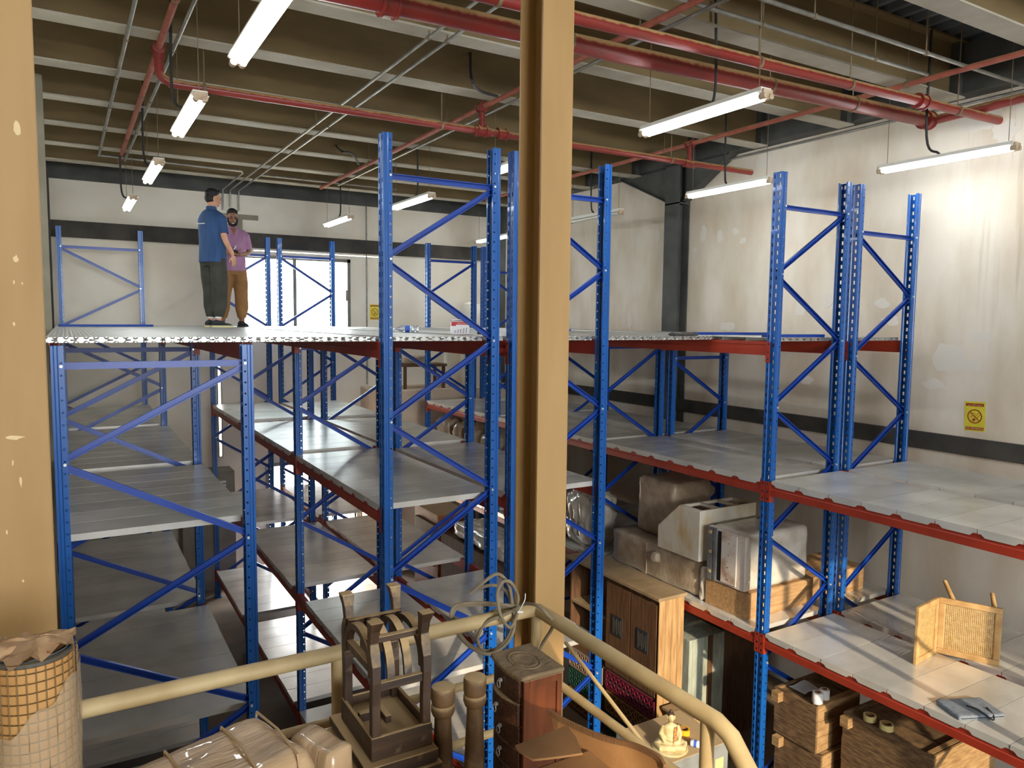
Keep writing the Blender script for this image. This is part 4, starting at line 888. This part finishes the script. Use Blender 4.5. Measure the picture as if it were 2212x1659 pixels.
# rattan chair lying on its side
ch = thing('rattan_chair', 'light wooden chair with cane seat and back lying on its side', 'chair', (6.45, 3.55, LV)); C0 = Vector((6.45, 3.55, LV))
hC = .50
def cane_panel(nm, a, b, h, fw_=.05):
    a = Vector((a[0], a[1], 0)); b = Vector((b[0], b[1], 0)); d = b-a; L = d.length; u = d.normalized(); nrm = Vector((-u.y, u.x, 0)); th = .03
    par = None
    fr = MB()
    for p, q in (((0, 0), (L, fw_)), ((0, h-fw_), (L, h)), ((0, fw_), (fw_, h-fw_)), ((L-fw_, fw_), (L, h-fw_))):
        c0 = a+u*p[0]; c1 = a+u*q[0]; n = len(fr.v)
        for z in (p[1], q[1]):
            for c_, s_ in ((c0, -1), (c1, -1), (c1, 1), (c0, 1)): fr.v.append(tuple(c_+nrm*(s_*th/2)+Vector((0, 0, z))))
        fr.f += [tuple(n+i for i in f) for f in ((0, 1, 2, 3), (4, 5, 6, 7), (0, 1, 5, 4), (1, 2, 6, 5), (2, 3, 7, 6), (3, 0, 4, 7))]
    o = obj(nm, fr, 'chair_wood', ch, bevel=.006)
    cn = MB(); n = int((L-2*fw_)/.014)
    for i in range(n+1): c_ = a+u*(fw_+(L-2*fw_)*i/n); cn.bar(c_+Vector((0, 0, fw_)), c_+Vector((0, 0, h-fw_)), .007, .0015, tuple(nrm))
    n = int((h-2*fw_)/.014)
    for i in range(n+1): z = fw_+(h-2*fw_)*i/n; cn.bar(a+u*fw_+Vector((0, 0, z))+nrm*.002, a+u*(L-fw_)+Vector((0, 0, z))+nrm*.002, .0015, .007)
    c = obj('cane', cn, 'cane', o); c['kind'] = 'stuff'
cane_panel('backrest', (0, 0), (-.39, -.05), hC); cane_panel('seat', (.02, 0), (.22, -.42), hC)
for a, b in (((.08, -.10, hC-.04), (.20, .06, hC+.09)), ((.22, -.36, hC-.05), (.36, -.26, hC+.05)), ((.22, -.36, .05), (.5, -.2, .03)), ((.08, -.08, .05), (.38, .08, .03))):
    obj('leg', MB().tube([a, b], [.022, .017], 10), 'chair_wood', ch, 40)
# laptop bag
lb_ = thing('laptop_bag', 'grey felt laptop sleeve with a zip lying on the lowest visible right shelf', 'bag', (5.69, 2.85, LV), math.radians(-24))
obj('sleeve', lump_box(.37, .26, .036, (24, 18, 4), .0015, .014, 31), 'felt', lb_, 70)
obj('zip', MB().box(-.17, .17, -.132, -.128, .016, .022), 'dark_cloth', lb_)
obj('strap', MB().tube(spline([(-.03, .0, .045), (.0, -.07, .05), (.03, -.14, .03), (.06, -.16, .015), (.09, -.12, .03), (.10, -.04, .045)], 6), .006, 6), 'dark_cloth', lb_, 40)
def text(parent, body, size, m, loc, rot, extr=.0004):
    cu = bpy.data.curves.new('lettering', 'FONT'); cu.body = body; cu.size = size; cu.align_x = 'CENTER'; cu.align_y = 'CENTER'; cu.extrude = extr
    o = bpy.data.objects.new('lettering', cu); COL.objects.link(o)
    dg = bpy.context.evaluated_depsgraph_get(); me = bpy.data.meshes.new_from_object(o.evaluated_get(dg)); bpy.data.objects.remove(o)
    me.materials.clear(); me.materials.append(MATS[m]); return link('lettering', me, parent, loc, rot)
# no smoking signs
def nosmoke(label, loc, rot, w=.20, h=.30):
    t = thing('no_smoking_sign', label, 'sign', loc, rot=rot, group='yellow no smoking signs')   # local: x right, y up, z out
    obj('backing', MB().box(-w/2, w/2, -h/2, h/2, -.004, 0), 'sign_yellow', t)
    obj('band', MB().box(-w/2+.012, w/2-.012, h/2-.048, h/2-.018, 0, .001), 'sign_red', t); obj('band', MB().box(-w/2+.012, w/2-.012, -h/2+.012, -h/2+.042, 0, .001), 'sign_red', t)
    def ring(r0, r1, c=(0, 0), a0=0, a1=2*PI, n=40):
        mb = MB(); rr = [[(c[0]+q*math.cos(a0+(a1-a0)*i/n), c[1]+q*math.sin(a0+(a1-a0)*i/n), z) for q, z in ((r0, 0), (r0, .001), (r1, .001), (r1, 0))] for i in range(n+1)]
        return mb.loft(rr, cap=False)
    obj('ring', ring(.061, .072), 'sign_red', t); obj('slash', MB().bar((-.045, .045, .0006), (.045, -.045, .0006), .008, .001), 'sign_red', t)
    mb = MB(); a, b = Vector((-.018, -.046, .0006)), Vector((.045, .030, .0006)); u = (b-a).normalized(); q = Vector((-u.y, u.x, 0))*.011
    mb.bar(a+q+u*.035, b+q, .005, .0008); mb.bar(a-q+u*.035, b-q, .005, .0008); mb.bar(b+q, b-q, .005, .0008); mb.bar(a, a+u*.032, .022, .0008)
    obj('cigarette', mb, 'sign_red', t)
    obj('smoke', MB().tube(spline([(-.032, -.015, .0006), (-.034, .0, .0006), (-.02, .008, .0006), (-.012, -.002, .0006)], 4), .0028, 5).tube(spline([(-.04, .022, .0006), (-.02, .036, .0006), (-.002, .03, .0006), (.004, .018, .0006)], 4), .0028, 5), 'sign_red', t)
    text(t, 'NO SMOKING', .026, 'sign_text', (0, -h/2+.027, .0015), (0, 0, 0))
    try: text(t, '\uFEE6\uFEF4\uFEA7\uFEAA\uFE98\uFEDF\u0627 \u0639\uFEEE\uFEE8\uFEE4\uFEE3', .026, 'sign_text', (0, h/2-.033, .0015), (0, 0, 0))
    except Exception: pass
nosmoke('yellow no smoking sign on the stained right wall', (XW-.004, 4.09, 3.742), (PI/2, -.04, -PI/2))
nosmoke('yellow no smoking sign on the back wall beside the tall front upright', (5.15, YB-.004, 4.80), (PI/2, 0, 0))
# things on the platform
t = thing('screw_box', 'white and red box of fasteners standing on the platform', 'box', tuple(at(980, 727, Z=DKZ+.001)), math.radians(-22))
t.location = (3.12, 6.2, DKZ+.001)
bw, bd_, bhh = .165, .10, .118
obj('carton', MB().box(-bw/2, bw/2, -bd_/2, bd_/2, 0, bhh), 'box_white', t, bevel=.002)
obj('red_band', MB().box(-bw/2-.0006, bw/2+.0006, -bd_/2-.001, -bd_/2, bhh-.03, bhh-.004).box(-bw/2-.0006, -bw/4, -bd_/2-.001, -bd_/2, bhh-.042, bhh-.03), 'box_red', t)
obj('lid_flap', sheet(MB(), [[Vector((-bw/2+bw*i/4, -bd_/2+bd_*j/3, bhh+.004+.014*math.sin(j*1.1+i*.4))) for i in range(5)] for j in range(4)], .002), 'box_white', t, 60)
text(t, 'Fasteners & Fixings', .0125, 'box_white', (.02, -bd_/2-.0015, bhh-.018), (PI/2, 0, 0))
mb = MB()
for i in range(5): hh_ = .020+.006*i; mb.bar((-.052+.026*i, -bd_/2-.001, .012), (-.046+.026*i, -bd_/2-.001, .012+hh_), .004, .001, (0, 1, 0)); mb.bar((-.051+.026*i, -bd_/2-.001, .012+hh_), (-.040+.026*i, -bd_/2-.001, .012+hh_-.001), .004, .001, (0, 1, 0))
obj('screw_print', mb, 'plate', t)
tag(obj('marker', MB().tube([(3.26, 6.12, DKZ+.013), (3.33, 6.10, DKZ+.013)], .012, 10), 'black', None, 40), 'short black marker lying beside the fastener box', 'marker')
t = thing('water_bottle', 'clear plastic water bottle lying on the platform', 'bottle', (3.0, 7.1, DKZ+.036), rot=(0, PI/2, math.radians(-24)))
obj('bottle_body', MB().lathe([(.010, -.155), (.012, -.13), (.034, -.07), (.035, -.03), (.033, -.025), (.035, -.02), (.035, .03), (.033, .035), (.035, .04), (.035, .08), (.03, .09), (.01, .085)], 22), 'bottle', t, 40)
obj('bottle_label', MB().lathe([(.0355, -.045), (.0358, -.04), (.0358, 0), (.0355, .004)], 22), 'bottle_label', t, 40); obj('cap', MB().lathe([(.004, -.17), (.014, -.168), (.014, -.15), (.004, -.149)], 16), 'white', t, 40)
LB = [('blue loose bar lying on the platform in front of the far left frame', (-.08, 10.6), (.98, 10.95)), ('blue loose bar lying on the platform just left of the tall right frame', (5.75, 5.9), (6.9, 5.75)), ('short blue loose bar on the platform right of the pillar', (5.3, 8.2), (5.7, 8.1)), ('blue loose bar lying along the platform edge between the tall right uprights', (5.56, 4.80), (6.36, 4.76))]
for lb, a, b in LB: tag(obj('loose_bar', MB().bar((a[0], a[1], DKZ+.016), (b[0], b[1], DKZ+.016), .045, .028), 'brace_blue', None, bevel=.002), lb, 'metal bar', 'loose blue bars on the platform')
tag(obj('rag', lump_box(.32, .10, .03, (12, 6, 3), .012, .012, 40), 'soot', None, 70, loc=(5.15, 5.42, DKZ)), 'grey rag lying at the platform edge left of the tall right frame', 'rag')
# far corner clutter and lower clutter
for i, (x, y, w_, h_, lb) in enumerate(((5.72, 11.75, .42, .66, 'leftmost brown wrapped bag under the far orange beam'), (5.74, 11.22, .36, .6, 'second brown wrapped bag under the far orange beam'), (5.74, 10.72, .40, .64, 'third brown wrapped bag under the far orange beam'), (5.76, 10.2, .4, .56, 'fourth brown wrapped bag near the tall upright'))):
    t = thing('wrapped_bag', lb, 'bag', (x, y, LV), group='wrapped bags on the far shelf'); obj('bag', lump_box(w_, w_, h_+.55, (12, 12, 12), .06, .18, 50+i), 'stretch_film', t, 75)
t = thing('work_bench', 'cluttered brown bench on the far ledge behind the racks', 'bench', (5.35, 12.95, 3.36)); obj('bench_top', MB().box(0, .9, 0, .5, .42, .47), 'brown_wood', t, bevel=.004)
for x in (.03, .82): 
    for y in (.03, .42): obj('leg', MB().box(x, x+.05, y, y+.05, 0, .42), 'brown_wood', t)
lump('folded_cloth', 'pile of folded tan cloth on the far bench', 'cloth', 5.4, 5.95, 13.0, 13.4, 3.83, 3.98, 'stretch_film', 61, .02, .04)
t = thing('wall_tank', 'pale tank with pipe in the far right corner', 'tank', (6.9, 13.2, 3.36)); obj('tank', MB().lathe([(.2, 0), (.22, .05), (.22, 1.5), (.18, 1.62), (.05, 1.66)], 24), 'wall', t, 40); obj('tank_pipe', MB().tube(spline([(-.22, 0, .8), (-.5, 0, .8), (-.55, 0, .6), (-.55, 0, 0)], 5), .05, 12), 'wall', t, 40)
t = thing('air_cooler', 'grey louvred box unit on the floor behind the left racks', 'cooler', (1.55, 13.3, 0)); obj('casing', MB().box(0, .85, 0, .5, 0, 2.05), 'steel_light', t, bevel=.01)
for k in range(7): obj('louvre', MB().box(.2, .7, -.012, 0, 1.5+.06*k, 1.535+.06*k), 'lamp_white', t)
# low furniture row behind the middle racks (seen under the shelves)
box_thing('wooden_sideboard', 'brown wooden sideboard in the aisle behind the centre racks', 'sideboard', 4.35, 4.85, 7.3, 9.2, 0, 1.75, 'brown_wood')
t = box_thing('drawer_unit', 'brown drawer unit with a chrome pull beyond the sideboard', 'drawers', 4.35, 4.85, 9.3, 10.1, 0, 1.95, 'orange_wood'); obj('drawer', MB().box(-.03, 0, .08, .72, 1.2, 1.8), 'brown_wood', t, bevel=.006); obj('pull', MB().tube([(-.04, .3, 1.62), (-.06, .33, 1.62), (-.06, .47, 1.62), (-.04, .5, 1.62)], .01, 8), 'bolt', t, 40)
lump('wrapped_bundle', 'grey wrapped bundle lying on the wooden sideboard', 'bundle', 4.38, 4.82, 7.5, 8.9, 1.775, 1.97, 'stretch_clear', 71, .03, .05)
t = box_thing('carton', 'white and red printed carton on the low shelf behind the turned posts', 'carton', 2.12, 2.55, 5.5, 5.9, .502, .80, 'box_white'); obj('red_panel', MB().box(.0, .43, -.003, 0, .02, .12), 'box_red', t)
t = box_thing('teal_carton', 'teal carton with a white fragile mark on the floor behind the turned posts', 'carton', 1.90, 2.02, 3.3, 3.6, 0, .4, 'grey_box')

# ------------------------------------------------------------------ the two men on the platform
mat('skin_light', (206, 156, 126), (194, 142, 112), rough=.55, scale=12); mat('skin_tan', (150, 104, 80), (136, 92, 70), rough=.55, scale=12)
mat('hair', (16, 14, 14), (28, 24, 22), rough=.6, scale=60, bump=.5, bscale=120)
mat('polo_blue', (48, 82, 128), (38, 68, 110), rough=.85, scale=5, stretch=(3, 3, .6), bump=.25, bscale=7); mat('collar_white', (220, 222, 216), rough=.8)
mat('cargo', (66, 66, 58), (52, 52, 46), rough=.9, scale=6, bump=.3, bscale=9)
mat('shirt_pink', (172, 128, 160), (150, 108, 142), rough=.85, scale=5, bump=.25, bscale=9); mat('khaki', (150, 110, 66), (132, 94, 54), rough=.9, scale=5, bump=.3, bscale=9)
mat('shoe_dark', (38, 42, 50), (28, 30, 36), rough=.7, scale=30); mat('shoe_sole', (206, 198, 150), rough=.7); mat('sock', (225, 225, 225), rough=.8)
mat('eye', (14, 12, 12), rough=.2); mat('lip', (150, 84, 76), rough=.5); mat('teeth', (232, 226, 216), rough=.4)
def ring_(c, rx, ry, k=16, tilt=None, pw=1.0):
    out = []
    for j in range(k):
        a = 2*PI*j/k; ca, sa = math.cos(a), math.sin(a)
        p = Vector((rx*math.copysign(abs(ca)**pw, ca), ry*math.copysign(abs(sa)**pw, sa), 0))
        if tilt: p = tilt @ p
        out.append(Vector(c)+p)
    return out
def limb(mb, pts, rs, k=12): mb.tube(spline(pts, 4), [r for r in interp(rs, 4)], k)
def interp(rs, n):
    out = []
    for a, b in zip(rs, rs[1:]): out += [a+(b-a)*i/n for i in range(n)]
    return out+[rs[-1]]
def hand(mb, wrist, direction, palm_n, side, curl=.5, sc=1.0):
    """palm plus four curled fingers and a thumb leaving the side of the palm"""
    d = Vector(direction).normalized(); n = Vector(palm_n); n = (n-d*n.dot(d)).normalized(); s_ = d.cross(n)*side
    w = Vector(wrist)
    M = Matrix((s_, d, n)).transposed()
    mb.ell(w+d*.05*sc, .040*sc, .052*sc, .016*sc, 14, 8, M)
    for i, (o_, L) in enumerate(((.030, .070), (.010, .080), (-.010, .074), (-.028, .058))):
        b = w+d*.088*sc+s_*o_*sc; a1, a2, a3 = curl*.5, curl*1.2, curl*1.9; p = b; pts = [b-d*.02*sc, b]
        for L_, a in ((L*.45, a1), (L*.32, a2), (L*.25, a3)): p = p+(d*math.cos(a)+n*math.sin(a))*L_*sc; pts.append(p)
        mb.tube(pts, [.0095*sc]*2+[.0088*sc, .008*sc, .0072*sc], 8)
    b = w+d*.03*sc+s_*.034*sc
    mb.tube([b-s_*.012*sc, b+s_*.014*sc+d*.016*sc+n*.008*sc, b+s_*.022*sc+d*.042*sc+n*.02*sc, b+s_*.018*sc+d*.064*sc+n*.03*sc], [.012*sc, .0115*sc, .0098*sc, .008*sc], 8)
def person(label, loc, rz, ht, arms, head_yaw, head_pitch, skin, shirt, trouser, hem, beard, legs, collar):
    k = ht/1.80
    t = thing('person', label, 'person', loc, rz); t.scale = (k, k, k)
    hc = Vector((0, .025, 1.675)); HM = Matrix.Rotation(-head_yaw, 3, 'Z') @ Matrix.Rotation(-head_pitch, 3, 'X')
    def hp(x, y, z): return hc+HM @ Vector((x, y, z))
    b = MB()
    # legs, pelvis, torso, neck, head, arms, hands: one surface after remeshing
    for s_, L in zip((-1, 1), legs): limb(b, L[:5], [.085, .078, .056, .052, .036])
    b.loft([ring_((0, y, z), rx, ry) for rx, ry, y, z in ((.10, .08, 0, .84), (.155, .10, 0, .94), (.14, .095, 0, 1.06), (.155, .10, 0, 1.22), (.17, .105, 0, 1.34), (.15, .09, -.01, 1.44), (.08, .065, -.01, 1.50), (.055, .058, 0, 1.54))])
    b.tube([(0, -.01, 1.47), (0, .0, 1.55), hp(0, -.005, -.05)], [.062, .055, .054], 14)
    b.ell(hp(0, -.008, .03), .073, .092, .088, 20, 14, HM); b.ell(hp(0, .018, -.045), .058, .068, .072, 18, 12, HM); b.ell(hp(0, .05, -.092), .032, .028, .022, 12, 8, HM)
    b.tube([hp(0, .088, .012), hp(0, .106, -.018), hp(0, .098, -.032)], [.009, .014, .012], 8)
    for s_ in (-1, 1): b.ell(hp(s_*.076, -.006, -.006), .010, .020, .032, 10, 8, HM); b.ell(hp(s_*.034, .082, .026), .022, .012, .009, 10, 6, HM)
    for s_, A in zip((-1, 1), arms):
        limb(b, [A['sh'], A['el'], A['wr']], [.052, .040, .027], 12); hand(b, A['wr'], A['hd'], A['pn'], A['ts'], A.get('curl', .5))
    body = link('body', remesh(b, .0065, 'body', skin, 2), t)
    # hair, eyes, brows, mouth
    h = MB(); h.ell(hp(0, -.028, .058), .081, .088, .078, 20, 12, HM); h.ell(hp(0, -.04, .005), .078, .070, .075, 18, 10, HM)
    for i in range(9): a = -1.1+2.2*i/8; h.ell(hp(.052*math.sin(a)*1.1, .024+.012*math.cos(a), .104+.008*(i % 2)), .022, .024, .020, 10, 6, HM)
    link('hair', remesh(h, .008, 'hair', 'hair', 2), body)
    for s_ in (-1, 1):
        obj('eye', MB().ell(hp(s_*.033, .088, .012), .012, .006, .006, 10, 6, HM), 'eye', body, 60); obj('eyebrow', MB().tube([hp(s_*.016, .093, .032), hp(s_*.034, .094, .038), hp(s_*.054, .082, .030)], .0045, 6), 'hair', body, 60)
    obj('mouth', MB().tube([hp(-.026, .080, -.055), hp(0, .090, -.062), hp(.026, .080, -.055)], [.004, .007, .004], 8), 'teeth' if beard else 'lip', body, 60)
    if beard:
        m = MB(); m.tube([hp(-.068, .015, -.005), hp(-.066, .03, -.05), hp(-.045, .062, -.092), hp(0, .080, -.108), hp(.045, .062, -.092), hp(.066, .03, -.05), hp(.068, .015, -.005)], [.012, .017, .022, .024, .022, .017, .012], 10)
        m.tube([hp(-.036, .078, -.062), hp(-.020, .092, -.044), hp(0, .096, -.040), hp(.020, .092, -.044), hp(.036, .078, -.062)], [.006, .007, .006, .007, .006], 8); link('beard', remesh(m, .006, 'beard', 'hair', 2), body)
    # shirt
    m = MB(); m.loft([ring_((0, y, z), rx, ry, 20, None, .8) for rx, ry, y, z in ((.19, .135, .0, hem), (.188, .132, 0, hem+.08), (.185, .125, 0, 1.10), (.190, .125, 0, 1.26), (.195, .124, 0, 1.38), (.178, .108, -.005, 1.45), (.12, .088, -.01, 1.505), (.075, .075, -.005, 1.53))])
    for s_, A in zip((-1, 1), arms):
        sh, el = Vector(A['sh']), Vector(A['el']); m.tube([sh-Vector((s_*.06, 0, -.01)), sh.lerp(el, .15), sh.lerp(el, .5), sh.lerp(el, A.get('slv', .82))], [.066, .068, .066, .064], 14)
    so_ = link('shirt', remesh(m, .010, 'shirt', shirt, 3), t)
    c = MB(); n = 24
    for (r0, z0), (r1, z1), nm, mt in (((.073, 1.500), (.064, 1.575), 'collar', shirt), ((.0745, 1.505), (.0735, 1.516), 'collar_stripe', collar)):
        cc = MB(); cc.loft([[(r*1.02*math.cos(2*PI*j/n), r*.98*math.sin(2*PI*j/n)-.004, z-.03*max(0, math.sin(2*PI*j/n))) for j in range(n)] for r, z in ((r0, z0), (r1, z1), (r1-.008, z1), (r0-.008, z0))], cap=False); obj(nm, cc, mt, so_, 60)
    for s_, A in zip((-1, 1), arms):
        sh, el = Vector(A['sh']), Vector(A['el']); u = A.get('slv', .82); obj('cuff', MB().tube([sh.lerp(el, u-.03), sh.lerp(el, u+.008)], .0655, 16), collar if collar != 'collar_white' else shirt, so_, 50)
    # trousers
    m = MB()
    m.loft([ring_((0, 0, z), rx, ry, 18, None, .85) for rx, ry, z in ((.15, .115, .80), (.175, .125, .90), (.172, .120, .98), (.16, .112, 1.06))])
    for s_, L in zip((-1, 1), legs): limb(m, [L[0], L[1], L[2], L[3], tuple(Vector(L[3]).lerp(Vector(L[4]), .75))], [.108, .112, .100, .098, .062], 14)
    link('trousers', remesh(m, .011, 'trousers', trouser, 3), t)
    # shoes
    for s_, L in zip((-1, 1), legs):
        a = Vector(L[4]); f = Vector((s_*.25, 1, 0)).normalized() if len(L) < 6 else Vector(L[5]).normalized(); q = Vector((f.y, -f.x, 0)); sh = MB(); rr = []
        for u, w_, z1 in ((-.09, .022, .055), (-.075, .036, .085), (-.03, .040, .105), (.03, .042, .09), (.09, .048, .062), (.14, .045, .05), (.17, .028, .036), (.18, .010, .026)):
            c_ = Vector((a.x, a.y, 0))+f*u; rr.append([c_+q*(w_*math.cos(2*PI*j/12))+Vector((0, 0, .018+(z1-.018)*(.5+.5*math.sin(2*PI*j/12)))) for j in range(12)])
        sh.loft(rr); s1 = obj('shoe', sh, 'shoe_dark', t, 60)
        so2 = MB(); pl = [Vector((a.x, a.y, 0))+f*u+q*w_ for u, w_ in ((-.095, .02), (-.08, .042), (0, .044), (.10, .053), (.15, .048), (.185, .02), (.185, -.02), (.15, -.046), (.10, -.050), (0, -.042), (-.08, -.04), (-.095, -.02))]
        so2.loft([[p for p in pl], [p+Vector((0, 0, .026)) for p in pl]]); obj('sole', so2, 'shoe_sole' if not beard else 'shoe_dark', s1)
        obj('sock', MB().tube([a+Vector((0, 0, .03)), a+Vector((0, 0, .10))], .042, 12), 'sock' if not beard else 'shoe_dark', t, 60)
    return t, so_, body
man1, sh1, _ = person('tall man in blue polo shirt and dark cargo trousers seen from behind', (0, 0, 0), 0, 1.83,
    [dict(sh=(-.165, 0, 1.44), el=(-.20, .04, 1.16), wr=(-.17, .14, .93), hd=(.05, .25, -1), pn=(1, 0, 0), ts=1, curl=.6), dict(sh=(.165, 0, 1.44), el=(.215, .0, 1.17), wr=(.235, .12, .95), hd=(-.02, .2, -1), pn=(-1, 0, 0), ts=-1, curl=.55)],
    math.radians(22), math.radians(14), 'skin_light', 'polo_blue', 'cargo', .85, False,
    [[(-.085, 0, .90), (-.085, .02, .66), (-.08, .03, .48), (-.08, .03, .28), (-.08, .02, .09), (-.1, 1, 0)], [(.085, 0, .90), (.085, .02, .66), (.08, .03, .48), (.08, .02, .28), (.08, .0, .09), (.45, 1, 0)]], 'collar_white')
obj('back_print', MB().box(-.135, .01, -.128, -.124, 1.338, 1.35), 'collar_white', sh1)
p = at(463, 706, d=10.1); man1.location = (p.x, p.y, DKZ); man1.rotation_euler.z = math.radians(-9-48)
man2, sh2, bd2 = person('bearded man in a pink shirt and khaki trousers looking at what he holds', (0, 0, 0), 0, 1.66,
    [dict(sh=(-.185, 0, 1.44), el=(-.245, -.03, 1.17), wr=(-.055, .20, 1.10), hd=(.85, .35, .05), pn=(0, .3, 1), ts=1, curl=.8, slv=.85), dict(sh=(.185, 0, 1.44), el=(.245, -.03, 1.17), wr=(.055, .21, 1.12), hd=(-.85, .35, .05), pn=(0, .3, 1), ts=-1, curl=.8, slv=.85)],
    math.radians(0), math.radians(24), 'skin_tan', 'shirt_pink', 'khaki', .86, True,
    [[(-.09, 0, .90), (-.105, .02, .66), (-.11, .03, .48), (-.115, .02, .28), (-.115, 0, .09)], [(.09, 0, .90), (.12, .01, .66), (.14, .0, .48), (.155, -.02, .28), (.16, -.04, .09)]], 'shirt_pink')
vm = MB(); vm.loft([[(-.048, .090, 1.515), (.048, .090, 1.515), (0, .132, 1.385)], [(-.048, .070, 1.515), (.048, .070, 1.515), (0, .110, 1.385)]]); obj('neck_opening', vm, 'skin_tan', sh2)
for s_ in (-1, 1): obj('collar_flap', MB().bar((s_*.060, .082, 1.525), (s_*.008, .134, 1.375), .022, .006, (0, 1, .3)), 'shirt_pink', sh2, bevel=.002)
p = at(506, 703, d=10.75); man2.location = (p.x, p.y, DKZ); man2.rotation_euler.z = math.radians(180-9+8)
g = thing('hand_tool', 'small dark tool held by the bearded man', 'tool', man2.matrix_world.translation)
man2.matrix_world = Matrix.LocRotScale(man2.location, man2.rotation_euler, man2.scale)
gp = man2.matrix_world @ Vector((0, .265, 1.14)); g.location = gp; g.rotation_euler = man2.rotation_euler
obj('grip', MB().bar((-.03, 0, -.02), (.03, .02, .02), .03, .03), 'black', g, bevel=.004); obj('tip', MB().tube([(.03, .02, .02), (.0, .03, .08)], .008, 8), 'bolt', g, 40)
